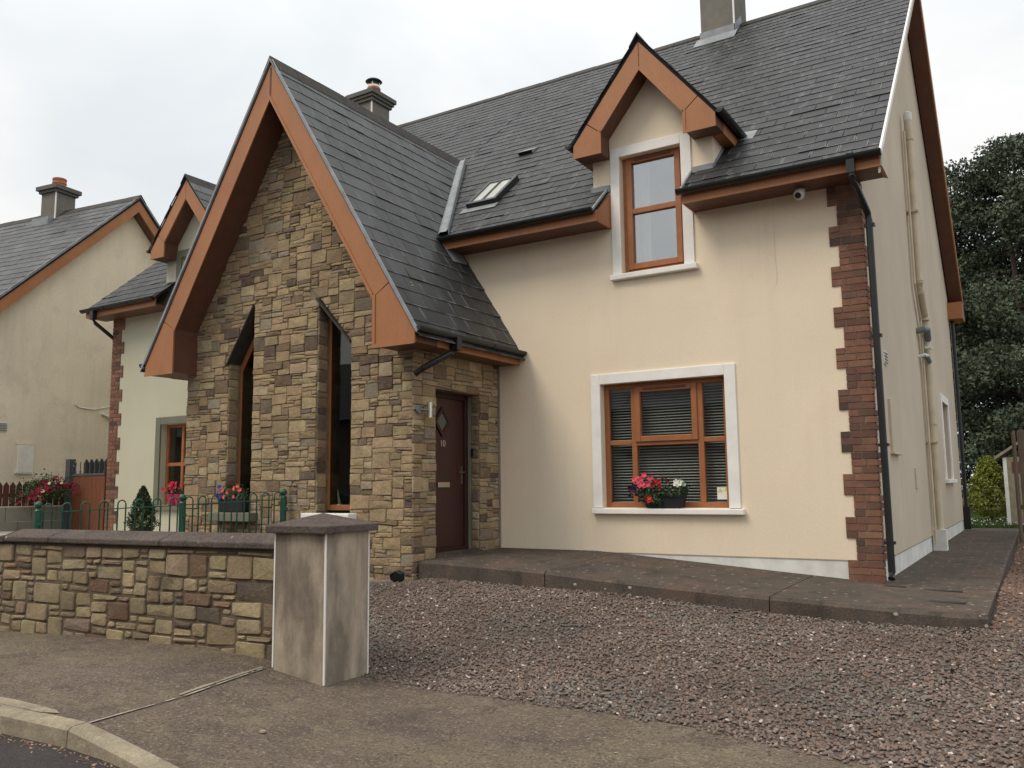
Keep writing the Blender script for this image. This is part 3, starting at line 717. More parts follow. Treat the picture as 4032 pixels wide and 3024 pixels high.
g = MB(); g.box(-3.1, -1.7, .36, 3, 3.0, 5.5); g.f = [f for i, f in enumerate(g.f) if i % 6 != 2]; g.c = g.c[:5]; g.uv = g.uv[:5]; g.build('room', MT['room'], house)
# side window
ms = SIDE(0)
g = frame(ms, SW[0], SW[1], SW[2], SW[3], .06, .10, .16); w3 = g.build('window', MT['framewood'], house)
pane(ms, SW[0]+.06, SW[1]-.06, SW[2]+.06, SW[3]-.06, .12, MT['glass'], w3)
bands(ms, SW, .14, .14, .14, 'surround', MT['white'], w3)
g = MB(); g.box(-.1, .075, SW[0]-.22, SW[1]+.22, 1.0, 1.075); g.build('sill', MT['white'], w3, bevel=.01)

# main roof
XE = .28
sl = math.hypot(1, TAN); vdir = (0, 1/sl, TAN/sl); nrm = (0, -TAN/sl, 1/sl)
g = MB()
def roofslab(x0, x1, y0, y1, th=.05):
    g.prism([(x0, y0, roofz(y0)), (x0, y1, roofz(y1)), (x0, y1, roofz(y1)-th), (x0, y0, roofz(y0)-th)], (x1-x0, 0, 0))
roofslab(-6.72, -2.99, -.42, RY); roofslab(-1.86, XE-.01, -.42, RY); roofslab(-2.99, -1.86, 1.9, RY)
BZ = 4.95; BY = 11.45
g.prism([(-6.72, RY, RZ), (-6.72, BY, BZ), (-6.72, BY, BZ-.05), (-6.72, RY, RZ-.05)], (6.72+XE-.01, 0, 0))
roof = g.build('roof', MT['roofbase'], house)
def porchz(x): return 6.62-1.593*abs(x+6.72)
def keep_main(c):
    if c.x < -4.2 and porchz(c.x) > c.z+.05 and c.y < 2.6: return False           # buried under the porch roof
    if -3.2 < c.x < -1.58 and c.y > 0 and c.z < 6.5-1.25*abs(c.x-DC): return False
    return True
S_all = slates((0, -.47, roofz(-.47)), (1, 0, 0), vdir, nrm, -6.72, XE, (RY+.47)*sl-.05, .235, .30, keep_main, None, random.Random(5), cut=[(-2.985, -1.87, .62)])
S_all = [(s, c, mb, roof) for s, c, mb in S_all]
ridge_tiles((-6.72, RY, RZ+.01), (XE+.01, RY, RZ+.01), .17, .12, roof)
# porch roof
px, PZ, PT = -6.72, 6.62, 1.593
ps = math.hypot(1, PT)
g = MB()
for s in (1, -1):
    xe = px+s*2.43
    g.prism([(px, -2.23, PZ), (xe, -2.23, PZ-PT*2.43), (xe-s*.03, -2.23, PZ-PT*2.43-.03), (px, -2.23, PZ-.08)], (0, 2.23, 0))
    g.prism([(px, 0, PZ), (px+s*1.35, 0, PZ-PT*1.35), (px+s*1.30, 0, PZ-PT*1.35-.05), (px, 0, PZ-.08)], (0, 2.3, 0))
proof = g.build('porch_roof', MT['roofbase'], house)
def keep_porch(c):
    if c.y > .04 and c.z < roofz(c.y)-.05: return False
    return c.y < 2.4
for s in (1, -1):
    xe = px+s*2.47
    it = slates((xe, 0, PZ-PT*2.47), (0, 1, 0), (-s/ps, 0, PT/ps), (s*PT/ps, 0, 1/ps), -2.27, 2.45, 2.47*ps-.04, .243, .30, keep_porch, None, random.Random(8+s), base=.043)
    S_all += [(q, c, mb, proof) for q, c, mb in it]
ridge_tiles((px, -2.28, PZ+.015), (px, 2.15, PZ+.015), .11, .16, proof)
# dormer roof
g = MB()
for s in (1, -1):
    xe = DC+s*.955
    g.prism([(DC, -.30, 6.54), (xe, -.30, 6.54-1.25*.955), (xe-s*.02, -.30, 6.54-1.25*.955-.03), (DC, -.30, 6.47)], (0, 1.2, 0))
    g.prism([(DC, .90, 6.54), (DC+s*.5, .90, 6.54-1.25*.5), (DC+s*.48, .90, 6.54-.625-.03), (DC, .90, 6.47)], (0, 1.2, 0))
droof = g.build('dormer_roof', MT['roofbase'], house)
ds = math.hypot(1, 1.25)
for s in (1, -1):
    xe = DC+s*.985
    it = slates((xe, 0, 6.54-1.25*.985), (0, 1, 0), (-s/ds, 0, 1.25/ds), (s*1.25/ds, 0, 1/ds), -.33, 2.1, .985*ds-.03, .235, .30, lambda c: c.z > roofz(c.y)-.05, None, random.Random(20+s))
    S_all += [(q, c, mb, droof) for q, c, mb in it]
ridge_tiles((DC, -.34, 6.55), (DC, 1.95, 6.55), .11, .13, droof)
S_all.sort(key=lambda t: -t[0])
smat = lambda par: MT['slateporch'] if par is proof else MT['slate']
for s, c, mb, par in S_all[:300]: mb.build('slate', smat(par), par)
for par in (roof, proof, droof): emit([(s, c, mb) for s, c, mb, p in S_all[300:] if p is par], 'slate', smat(par), par, 0)

# bargeboards, fascias, soffits
def gable_board(pts, y0, y1, name, mt, parent):
    g = MB(); g.prism([(x, y0, z) for x, z in pts], (0, y1-y0, 0)); return g.build(name, mt, parent, bevel=.005)
pe = 2.39
def board_half(s):
    return [(px, 6.56), (px+s*pe, 6.56-PT*pe), (px+s*pe, 2.63), (px+s*1.80, 2.63), (px+s*1.80, 3.22), (px, 6.10)]
for s in (1, -1):
    P_ = board_half(s)
    P_ = P_ if s > 0 else P_[::-1]
    q = [p for p in P_]
    # quads: the raking board and the boxed foot, mitred
    z_in = lambda x: 6.10-(6.10-3.22)/1.80*abs(x-px)
    g = MB(); f_ = [(px+s*.004, -2.25, 6.56-.006), (px+s*2.010, -2.25, 6.56-PT*2.010), (px+s*1.798, -2.25, 3.224), (px+s*.004, -2.25, 6.10)]
    g.prism(f_, (0, .03, 0)); g.build('bargeboard', MT['wood'], house, bevel=.004)
    g = MB(); f_ = [(px+s*2.016, -2.25, 6.56-PT*2.016), (px+s*pe, -2.25, 6.56-PT*pe), (px+s*pe, -2.25, 2.63), (px+s*1.80, -2.25, 2.63), (px+s*1.80, -2.25, 3.22)]
    g.prism(f_, (0, .03, 0)); g.build('eaves_box', MT['wood'], house, bevel=.004)
    g = MB(); f_ = [(px+s*.004, -2.218, 6.53), (px+s*1.76, -2.218, 6.53-PT*1.76), (px+s*pe, -2.218, 6.53-PT*pe), (px+s*pe, -2.218, 2.635), (px+s*1.805, -2.218, 2.635), (px+s*1.805, -2.218, 3.23), (px+s*.004, -2.218, 6.112)]
    g.prism(f_, (0, .385, 0)); g.build('soffit', MT['wooddark_shade'], house)
    # small planted moulding along the inner edge
    g = MB(); g.prism([(px, -2.262, 6.13), (px+s*1.775, -2.262, 3.26), (px+s*1.775, -2.262, 3.19), (px, -2.262, 6.06)], (0, .014, 0)); g.build('bead', MT['wood'], house)
    g = MB(); g.prism([(px+s*1.78, -2.262, 3.24), (px+s*1.78, -2.262, 2.615), (px+s*1.82, -2.262, 2.615), (px+s*1.82, -2.262, 3.24)], (0, .014, 0)); g.box(min(px+s*1.82, px+s*pe), max(px+s*1.82, px+s*pe), -2.262, -2.248, 2.615, 2.655); g.build('bead', MT['wood'], house)
    a, b = sorted((px+s*2.02, px+s*pe))
    g = MB(); g.box(b-.03 if s > 0 else a, b if s > 0 else a+.03, -1.83, -.004, 2.63, 2.80); g.build('fascia', MT['wood'], house, bevel=.005)
    g = MB(); g.box(a, b-.032, -1.83, -.004, 2.637, 2.655) if s > 0 else g.box(a+.032, b, -1.83, -.004, 2.637, 2.655); g.build('soffit', MT['wooddark_shade'], house)
    # verge strip
    g = MB(); g.prism([(px, -2.275, 6.66), (px+s*2.45, -2.275, 6.66-PT*2.45), (px+s*2.43, -2.275, 6.60-PT*2.43), (px, -2.275, 6.60)], (0, .03, 0)); g.build('verge_trim', MT['lead'], house)
g = MB(); g.box(px-.012, px+.012, -2.256, -2.246, 6.10, 6.5); g.build('joint_cover', MT['wooddark_shade'], house)
# main eaves
for a, b in ((-5.3, -2.955), (-1.86, .275)):
    g = MB(); g.box(a, b, -.42, -.39, 4.262, 4.395); g.build('fascia', MT['wood'], house, bevel=.006)
    g = MB(); g.box(a, b, -.432, -.42, 4.256, 4.282); g.build('bead', MT['wood'], house)
    g = MB(); g.box(a, b-.03, -.388, .0, 4.27, 4.30); g.build('soffit', MT['wooddark_shade'], house)
    for e0, e1 in ((a, a+.02), (b-.025, b)):
        g = MB(); g.prism([(e0, -.388, 4.262), (e0, 0, 4.262), (e0, 0, roofz(0)-.07), (e0, -.388, roofz(-.388)-.06)], (e1-e0, 0, 0)); g.build('fascia_return', MT['wood'], house)
# dormer boards
for s in (1, -1):
    he = .93
    g = MB(); g.prism([(DC+s*.003, -.30, 6.485), (DC+s*.726, -.30, 6.485-1.25*.726), (DC+s*.55, -.30, 5.432), (DC+s*.003, -.30, 6.12)], (0, .03, 0)); g.build('bargeboard', MT['wood'], house, bevel=.004); g = MB(); g.prism([(DC+s*.003, -.268, 6.46), (DC+s*.93, -.268, 6.46-1.25*.93), (DC+s*.93, -.268, 5.175), (DC+s*.56, -.268, 5.175), (DC+s*.56, -.268, 5.435), (DC+s*.003, -.268, 6.13)], (0, .262, 0)); g.build('soffit', MT['wooddark_shade'], house)
    g = MB(); g.prism([(DC+s*.732, -.30, 6.485-1.25*.732), (DC+s*he, -.30, 6.485-1.25*he), (DC+s*he, -.30, 5.165), (DC+s*.555, -.30, 5.165), (DC+s*.553, -.30, 5.425)], (0, .03, 0)); g.build('eaves_box', MT['wood'], house, bevel=.005)
    g = MB(); g.prism([(DC, -.31, 6.145), (DC+s*.545, -.31, 5.455), (DC+s*.545, -.31, 5.41), (DC, -.31, 6.10)], (0, .012, 0))
    g.prism([(DC+s*.535, -.31, 5.45), (DC+s*.535, -.31, 5.155), (DC+s*.57, -.31, 5.155), (DC+s*.57, -.31, 5.45)], (0, .012, 0)); g.box(min(DC+s*.57, DC+s*he), max(DC+s*.57, DC+s*he), -.31, -.298, 5.155, 5.185); g.build('bead', MT['wood'], house)
    a, b = sorted((DC+s*.795, DC+s*he)); g = MB(); g.box(a, b, -.004, .72, 5.17, 5.31); g.build('fascia', MT['wood'], house)
# verge of the main gable
g = MB()
def verge(y0, z0, y1, z1, xa, xb, top, bot):
    g.prism([(xa, y0, z0+top), (xa, y1, z1+top), (xa, y1, z1-bot), (xa, y0, z0-bot)], (xb-xa, 0, 0))
verge(-.44, roofz(-.44), RY, RZ, .272, .295, .03, .055); g.build('verge_trim', MT['white'], house)
g = MB(); verge(-.41, roofz(-.41), RY, RZ, .252, .270, -.02, .24); g.build('bargeboard', MT['beige'], house)
g = MB(); g.prism([(.276, -.42, 4.262), (.276, .03, 4.262), (.276, .03, 4.62), (.276, -.42, 4.40)], (.014, 0, 0)); g.build('eaves_end', MT['beige'], house)
g = MB(); verge(RY, RZ, BY, BZ, .262, .285, .03, .20); g.build('bargeboard', MT['wood'], house)
g = MB(); g.prism([(.02, RY+.2, RZ-.36), (.02, BY, BZ-.19), (.262, BY, BZ-.19), (.262, RY+.2, RZ-.36)], (0, .02, .02)); g.build('soffit', MT['wooddark_shade'], house)
g = MB(); g.box(-.4, .285, BY-.62, BY, BZ-.42, BZ-.06); g.build('eaves_box', MT['wood'], house)
g = MB(); g.box(-2, .3, BY-.02, BY+.09, BZ-.14, BZ-.03); g.build('gutter', MT['black'], house)

# gutters and downpipes
def gutter(p0, p1, parent, r=.058, name='gutter'):
    p0, p1 = Vector(p0), Vector(p1); d = (p1-p0).normalized(); s = d.cross(Vector((0, 0, 1))); n = 9
    prof = [s*(r*math.cos(math.pi*k/n))+Vector((0, 0, -r*math.sin(math.pi*k/n))) for k in range(n+1)]
    prof2 = [p*.88 for p in prof][::-1]; g = MB(); g.prism([p0+x for x in prof+prof2], p1-p0)
    e = [p0+x for x in prof]; g.add(e, [list(range(n+1))]); e = [p1+x for x in prof]; g.add(e, [list(range(n+1))])
    L_ = (p1-p0).length
    for k in range(1, int(L_/1.0)+1):
        c = p0+d*(k*L_/(int(L_/1.0)+1)); g.prism([c-d*.02+x*1.09 for x in prof+prof2], d*.04)
    return g.build(name, MT['black'], parent)
gutter((-5.35, -.475, 4.41), (-2.985, -.475, 4.41), house); gutter((-1.90, -.475, 4.41), (.30, -.475, 4.41), house)
gutter((px+2.45, -2.27, 2.80), (px+2.45, -.01, 2.80), house); gutter((px-2.45, -2.27, 2.80), (px-2.45, -.01, 2.80), house)
gutter((DC+.985, -.32, 5.345), (DC+.985, .66, 5.345), house, .05); gutter((DC-.985, -.32, 5.345), (DC-.985, .66, 5.345), house, .05)
g = MB(); g.tube([(.0, -.47, 4.36), (.0, -.47, 4.20), (.02, -.40, 4.12), (.075, -.07, 3.90), (.082, -.05, 3.82), (.085, -.05, .12), (.085, -.10, .06)], .036, 12); g.box(-.04, .04, -.51, -.425, 4.22, 4.43)
for z in (3.75, 2.55, 1.4, .4): g.box(.03, .135, -.075, .01, z, z+.03)
g.build('downpipe', MT['black'], house)
g = MB(); g.tube([(-4.27, -1.55, 2.76), (-4.27, -1.55, 2.64), (-4.29, -1.62, 2.58), (-4.50, -1.87, 2.40), (-4.60, -1.90, 2.33)], .036, 12); g.box(-4.32, -4.215, -1.60, -1.50, 2.62, 2.80); g.build('downpipe', MT['black'], house)
g = MB(); g.tube([(.04, BY-.05, 4.85), (.06, 11.12, 4.5), (.06, 11.12, .1)], .04, 12); g.box(-.03, .13, 11.06, 11.17, .02, .5); g.build('downpipe', MT['black'], house)

# lead at valley and abutments
n_pt = Vector((PT, 0, 1)).normalized()
g = MB(); A = Vector((-6.76, 2.02, roofz(2.02)+.10)); B = Vector((-5.36, -.42, roofz(-.42)+.06))
d = (B-A).normalized(); ru = Vector(nrm).cross(d).normalized()
V = []
for t in np.linspace(0, 1, 8):
    p = A+(B-A)*t; V += [p+ru*-.01+Vector((0, 0, .015)), p+ru*.02+Vector((0, 0, .035)), p+ru*.105+Vector((0, 0, .02)), p+ru*.135+Vector((0, 0, .04)), p+ru*.15+Vector((0, 0, -.10))]
A2 = V
g.add(V, [(i*5+k, i*5+k+1, (i+1)*5+k+1, (i+1)*5+k) for i in range(7) for k in range(4)])
g.build('lead_valley', MT['lead'], house)
g = MB(); c = Vector((-5.22, -.42, 4.40))
pr_ = lambda dx, dy: Vector((c.x+dx, c.y+dy, porchz(c.x+dx)+.03))
g.add([pr_(-.10, -.05), pr_(.12, -.02), pr_(.10, .35), pr_(-.05, .40), pr_(-.10, .2)], [(0, 1, 2, 3, 4)]); g.build('lead_apron', MT['lead'], house)
g = MB(); g.prism([(-1.62, .0, 4.765), (-1.62, .0, 4.84), (-1.62, .8, 5.53), (-1.62, .8, 5.46)], (.03, 0, 0)); g.build('lead_flashing', MT['lead'], house)
for a, b in ((-1.86, -1.60), (-3.19, -2.95)): g = MB(); g.box(a, b, -.03, .0, 4.74, 4.83); g.build('lead_flashing', MT['lead'], house)
g = MB(); g.prism([(-3.2, .0, 4.765), (-3.2, .0, 4.84), (-3.2, .8, 5.53), (-3.2, .8, 5.46)], (-.03, 0, 0)); g.build('lead_flashing', MT['lead'], house)
for x in (-2.985, -1.87):
    g = MB(); s = -1 if x < -2.4 else 1
    g.prism([(x-.012, -.47, roofz(-.47)), (x+.012, -.47, roofz(-.47)), (x+.012, -.47, roofz(-.47)+.035), (x-.012, -.47, roofz(-.47)+.035)], (0, .45, .45*TAN)); g.build('verge_trim', MT['lead'], house)
g = MB(); g.prism([(DC+.84, .55, 5.28), (DC+1.12, .55, 5.26), (DC+1.14, .72, 5.42), (DC+.84, .78, 5.46)], (0, .004, .012)); g.build('lead_flashing', MT['lead'], house)

# chimney
g = MB(); g.box(-3.42, -2.78, 5.32, 6.15, 8.8, 11.0); ch = g.build('chimney', MT['chim'], house)
g = MB(); g.box(-2.80, -2.772, 5.312, 5.34, 9.5, 11.0); g.build('corner_bead', MT['bead'], ch)
g = MB(); g.box(-3.5, -2.7, 5.24, 6.2, 11.0, 11.16); g.build('cap', MT['capc'], ch)
g = MB(); zz = roofz(5.2)+.03
g.prism([(-3.5, 5.06, roofz(5.06)+.02), (-2.72, 5.06, roofz(5.06)+.02), (-2.72, 5.31, roofz(5.31)+.06), (-3.5, 5.31, roofz(5.31)+.06)], (0, 0, .01)); g.box(-3.44, -2.76, 5.30, 5.318, roofz(5.3), roofz(5.3)+.2); g.prism([(-2.778, 5.3, roofz(5.3)), (-2.778, 5.3, roofz(5.3)+.2), (-2.778, 5.75, roofz(5.75)+.18), (-2.778, 5.75, roofz(5.75))], (.012, 0, 0)); g.build('lead_flashing', MT['lead'], ch)

# skylight and roof vent
def onroof(x, y, h): return Vector((x, y, roofz(y)))+Vector(nrm)*h
def roofbox(g, x0, x1, y0, y1, h0, h1):
    P_ = [onroof(x, y, h) for h in (h0, h1) for x, y in ((x0, y0), (x1, y0), (x1, y1), (x0, y1))]
    g.add(P_, [(0, 3, 2, 1), (4, 5, 6, 7), (0, 1, 5, 4), (1, 2, 6, 5), (2, 3, 7, 6), (3, 0, 4, 7)])
g = MB(); X0, X1, Y0, Y1 = -5.34, -4.89, .33, .90
roofbox(g, X0-.03, X0+.025, Y0-.03, Y1+.03, 0, .09); roofbox(g, X1-.025, X1+.03, Y0-.03, Y1+.03, 0, .09); roofbox(g, X0+.025, X1-.025, Y0-.03, Y0+.025, 0, .088); roofbox(g, X0+.025, X1-.025, Y1-.025, Y1+.03, 0, .088); roofbox(g, (X0+X1)/2-.012, (X0+X1)/2+.012, Y0+.025, Y1-.025, .04, .09)
sk = g.build('skylight', MT['black'], house)
SKG = mat('skylight_glass', (.36, .36, .30), .12, spec=.6, mid=(.15, 6, None))
for a, b in ((X0+.025, (X0+X1)/2-.012), ((X0+X1)/2+.012, X1-.025)):
    g = MB(); roofbox(g, a, b, Y0+.025, Y1-.025, .05, .075); g.build('pane', SKG, sk)
g = MB(); roofbox(g, X0-.10, X1+.06, Y0-.14, Y0-.03, .012, .02); g.build('lead_apron', MT['lead'], sk)
g = MB(); P_ = [onroof(-5.42, 1.86, .01), onroof(-5.16, 1.86, .01), onroof(-5.16, 1.86, .07), onroof(-5.42, 1.86, .07), onroof(-5.42, 2.06, .015), onroof(-5.16, 2.06, .015)]
g.add(P_, [(3, 2, 5, 4), (0, 3, 4), (1, 5, 2)]); rv = g.build('roof_vent', MT['slate'] if False else MT['lead'], house)
g = MB(); roofbox(g, -5.41, -5.17, 1.88, 1.90, .012, .06); g.build('louvre', MT['darkiron'], rv)

# porch masonry
PW0, PW1, PY = -8.72, -4.68, -1.83
WL = [(-7.86, .735), (-7.38, .735), (-7.38, 3.50), (-7.86, 2.75)]; WR = [(-6.20, .735), (-5.64, .735), (-5.64, 2.84), (-6.20, 3.46)]
outer = [(PW0, -.25), (PW1, -.25), (PW1, 3.37), (px, 6.30), (PW0, 3.37)]
outer = [(PW0, -.25), (PW1, -.25), (PW1, 3.40), (px, 6.28), (PW0, 3.40)]
SZ = [(3, 1), (4, 1), (5, 1), (6, 1), (7, 1), (4, 1), (5, 1), (3, 2), (4, 2), (5, 2), (6, 2), (4, 2), (5, 2), (7, 2), (8, 2), (4, 3), (5, 3), (6, 3), (7, 3), (6, 4), (7, 4), (5, 2)]
rng = random.Random(21)
mF = FRONT(PY)
st = masonry(mF, PW0, -.25, 92, 164, .044, outer, [WL, WR], rng, PAL_P, SZ, .0032, (.006, .020), .014, .008, .007, uz=.040)
DO = (-1.40, -.47, .245, 2.215)
mS = SIDE(PW1)
st2 = masonry(mS, PY-.02, -.25, 42, 77, .044, [(PY-.02, -.25), (-.03, -.25), (-.03, 2.75), (PY-.02, 2.75)], [[(DO[0], -.3), (DO[1], -.3), (DO[1], DO[3]), (DO[0], DO[3])]], rng, PAL_P, SZ, .0032, (.006, .020), .014, .008, .007, uz=.040)
# reveal stones: right hand jamb of the door and the right hand jambs of the slit windows
def jamb(y0, y1, z0, z1, x, facing):
    q = []
    mj = FRONT(x) if facing == 'y' else None
    return q
mJ = FRONT(DO[1]-.0)                                                       # faces -y, a is x
st3 = masonry(lambda a, b, d: (a, DO[1]+d, b), PW1-.125, .25, 3, 33, .04, [(PW1-.125, .25), (PW1+.02, .25), (PW1+.02, 2.21), (PW1-.125, 2.21)], [], rng, PAL_P, [(3, 2), (3, 3), (2, 2), (3, 1), (3, 4)], .004, (.004, .012), uz=.06)
def mside(x): return lambda a, b, d: (x-d, a, b)
st4 = []
for x, zt in ((-6.20, 3.42), (-7.86, 2.72)):                                # left reveals, facing +x
    st4 += masonry(mside(x), PY-.01, .74, 6, int((zt-.74)/.06), .045, [(PY-.01, .74), (PY+.165, .74), (PY+.165, zt), (PY-.01, zt)], [], rng, PAL_P, [(3, 2), (5, 2), (4, 3), (6, 3), (3, 1), (6, 2), (5, 4)], .0045, (.003, .010), uz=.06)
g = MB()                                                                  # backing wall, one slab with three openings
panel(g, FRONT(PY), [(PW0, -.3), (PW1, -.3), (PW1, 3.40), (px, 6.28), (PW0, 3.40)], [(-7.86, -7.38, .735, 2.74), (-6.20, -5.64, .735, 2.83)], .34)
g2 = MB()
H_ = halfplanes(outer)
sw = g; sw.f = []; sw.v = []; sw.c = []; sw.uv = []
def solid(poly): sw.add([(x, PY, z) for x, z in poly], [list(range(len(poly)))])
solid([(PW0, -.3), (-7.86, -.3), (-7.86, 2.75), (-7.86, 4.47), (PW0, 3.40)]); solid([(-7.86, -.3), (-7.38, -.3), (-7.38, .735), (-7.86, .735)]); solid([(-7.86, 2.75), (-7.38, 3.50), (-7.38, 5.23), (-7.86, 4.47)])
solid([(-7.38, -.3), (-6.20, -.3), (-6.20, 5.46), (px, 6.28), (-7.38, 5.23)]); solid([(-6.20, -.3), (-5.64, -.3), (-5.64, .735), (-6.20, .735)]); solid([(-6.20, 3.46), (-5.64, 2.84), (-5.64, 4.58), (-6.20, 5.46)])
solid([(-5.64, -.3), (PW1, -.3), (PW1, 3.40), (PW1, 3.06), (-5.64, 4.58)])
for W_ in (WL, WR):
    for k in (0, 1, 3):
        p, q = W_[k], W_[(k+1) % 4]; sw.add([(p[0], PY, p[1]), (q[0], PY, q[1]), (q[0], PY+.34, q[1]), (p[0], PY+.34, p[1])], [(0, 1, 2, 3)])
def sideq(y0, y1, z0, z1): sw.add([(PW1, y0, z0), (PW1, y1, z0), (PW1, y1, z1), (PW1, y0, z1)], [(0, 1, 2, 3)])
sideq(PY, DO[0], -.3, 2.8); sideq(DO[1], 0, -.3, 2.8); sideq(DO[0], DO[1], -.3, DO[2]); sideq(DO[0], DO[1], DO[3], 2.8)
for a in ((DO[0], DO[2], DO[0], DO[3]), (DO[0], DO[3], DO[1], DO[3]), (DO[1], DO[3], DO[1], DO[2])):
    sw.add([(PW1, a[0], a[1]), (PW1, a[2], a[3]), (PW1-.3, a[2], a[3]), (PW1-.3, a[0], a[1])], [(0, 1, 2, 3)])
sw.add([(PW0, PY, -.3), (PW0, 0, -.3), (PW0, 0, 3.4), (PW0, PY, 3.4)], [(0, 1, 2, 3)])
swo = sw.build('stone_wall', MT['mortar'], house)
emit([(score(c, a), c, mb) for a, c, mb in st] + [(score(c, a)*.75, c, mb) for a, c, mb in st2] + [(score(c, a)*.45, c, mb) for a, c, mb in st3+st4], 'stone', MT['stone'], swo, 300)
g = MB(); g.box(PW0-.05, PW1+.06, PY-.06, PY+.02, -.35, -.03); g.build('footing', MT['block'], house)

# slit windows with raking slate heads
def slit(W_, sillmat, sill, frameoff):
    y = PY+.185
    x0, x1 = W_[0][0], W_[1][0]; zl, zr = W_[3][1], W_[2][1]; t = .042
    k = (zr-zl)/(x1-x0)
    zt = lambda x: zl+k*(x-x0)-.03
    g = MB()
    g.prism([(x0, y, .76), (x0+t, y, .76), (x0+t, y, zt(x0+t)), (x0, y, zt(x0))], (0, .07, 0)); g.prism([(x1-t, y, .76), (x1, y, .76), (x1, y, zt(x1)), (x1-t, y, zt(x1-t))], (0, .07, 0))
    g.box(x0+t, x1-t, y, y+.07, .76, .83); th = .075*math.sqrt(1+k*k)
    g.prism([(x0+t, y, zt(x0+t)-th), (x1-t, y, zt(x1-t)-th), (x1-t, y, zt(x1-t)), (x0+t, y, zt(x0+t))], (0, .07, 0))
    w = g.build('window', MT['framewood'], house, bevel=.005)
    g = MB(); g.prism([(x0+t, y+.012, .83), (x1-t, y+.012, .83), (x1-t, y+.012, zt(x1-t)-th), (x0+t, y+.012, zt(x0+t)-th)], (0, .008, 0)); g.build('pane', MT['slitglass'], w)
    g = MB(); g.prism([(x0-.02, PY-.045, zl-.012), (x1+.0, PY-.045, zr+.02*0), (x1+.0, PY-.045, zr-.03), (x0-.02, PY-.045, zl-.045)], (0, .36, 0)); g.build('head_slab', MT['roofbase'] if False else MT['ridge'], w)
    g = MB(); g.box(sill[0], sill[1], PY-.16, PY+.28, sill[2], sill[3]); g.build('sill', sillmat, w, bevel=.01)
    return w
slit(WL, MT['greygreen'], (-8.02, -7.22, .62, .735), 0)
slit(WR, MT['white'], (-6.30, -5.52, .655, .735), 0)
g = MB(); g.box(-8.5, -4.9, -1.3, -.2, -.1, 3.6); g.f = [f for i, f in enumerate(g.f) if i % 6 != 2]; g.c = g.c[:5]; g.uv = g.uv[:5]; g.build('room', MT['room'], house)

orn = root('ornament', 'small pale curved ornament standing inside the right slit window', 'ornament', (-6.03, -1.60, .83))
g = MB(); g.tube([(-6.02, -1.60, .83), (-6.035, -1.60, .90), (-6.05, -1.60, .96), (-6.055, -1.60, 1.02)], [.02, .016, .011, .004], 8); g.build('curved_stem', MT['white'], orn)
g = MB(); g.lathe((-6.02, -1.60, .822), [(.035, 0), (.035, .012), (.02, .016)], 12); g.build('foot', MT['white'], orn)
# front door
DX = -4.88
g = MB(); md = SIDE(DX)
g.mbox(md, DO[0], DO[0]+.06, DO[2], DO[3], -.03, .06); g.mbox(md, DO[1]-.075, DO[1], DO[2], DO[3], -.03, .06); g.mbox(md, DO[0]+.06, DO[1]-.075, DO[3]-.07, DO[3], -.03, .06); g.mbox(md, DO[0]+.06, DO[1]-.075, DO[2], DO[2]+.05, -.05, .06)
door = g.build('door', MT['doorframe'], house, bevel=.005)
g = MB(); g.mbox(md, DO[0]+.062, DO[1]-.078, DO[2]+.052, DO[3]-.072, 0, .05); g.build('leaf', MT['door'], door)
dia = lambda r: [(DX, -1.015+r*.165*k[0], 1.845+r*.19*k[1]) for k in ((0, -1), (1, 0), (0, 1), (-1, 0))]
g = MB(); o_, i_ = dia(1.0), dia(.68)
for k in range(4):
    j = (k+1) % 4; g.prism([o_[k], o_[j], i_[j], i_[k]], (.022, 0, 0))
g.build('diamond_moulding', MT['doorframe'], door)
g = MB(); g.prism(i_, (.008, 0, 0)); g.build('pane', MT['glassdoor'], door)
g = MB(); g.mbox(md, -1.10, -.855, 1.03, 1.095, -.014, 0); lf = g.build('letter_flap', MT['steel'], door, bevel=.004)
g = MB(); g.mbox(md, -.60, -.575, 1.07, 1.30, -.012, 0); g.tube([(DX+.012, -.588, 1.22), (DX+.05, -.588, 1.22), (DX+.05, -.70, 1.22)], .010, 8); g.build('handle', MT['steel'], door)
g = MB(); g.mbox(SIDE(PW1), -.62+.15, -.56+.10, 1.40, 1.52, -.005, .02)
def text(body, size, loc, rot, m, parent, name, ext=.002):
    cu = bpy.data.curves.new(name, 'FONT'); cu.body = body; cu.size = size; cu.extrude = ext; cu.align_x = 'CENTER'; cu.align_y = 'CENTER'; cu.materials.append(m)
    t_ = bpy.data.objects.new(name, cu); COL.objects.link(t_); bpy.context.view_layer.update()
    me = bpy.data.meshes.new_from_object(t_.evaluated_get(bpy.context.evaluated_depsgraph_get())); bpy.data.objects.remove(t_)
    if not me.materials: me.materials.append(m)
    o = bpy.data.objects.new(name, me); COL.objects.link(o)
    if parent is not None:
        o.parent = parent
        o.location = Vector(loc)-(parent.location if parent.parent is None else Vector((0, 0, 0)))
    else: o.location = loc
    o.rotation_euler = rot; return o
SILV = mat('polished_numeral', (.62, .58, .52), .35, metal=.7)
text('10', .115, (DX+.006, -.995, 1.57), (math.pi/2, 0, math.pi/2), SILV, door, 'house_number', .005)
g = MB(); g.box(PW1-.30, PW1+.03, DO[0]-.02, DO[1]+.02, .14, .248); g.build('threshold', MT['path'], house)
g = MB(); g.mbox(lambda a, b, d: (a, DO[1]+d, b), DX+.03, PW1-.13, .25, 2.20, -.006, .02); g.build('jamb_render', MT['block'], house)
g = MB(); g.box(PW1-.115, PW1-.085, DO[1]-.022, DO[1]-.004, 1.42, 1.52); g.build('bell_push', MT['black'], house)
g = MB(); g.box(PW1-.01, PW1+.03, -.032, -.006, .24, 2.63); g.build('corner_seal', MT['block'], house)

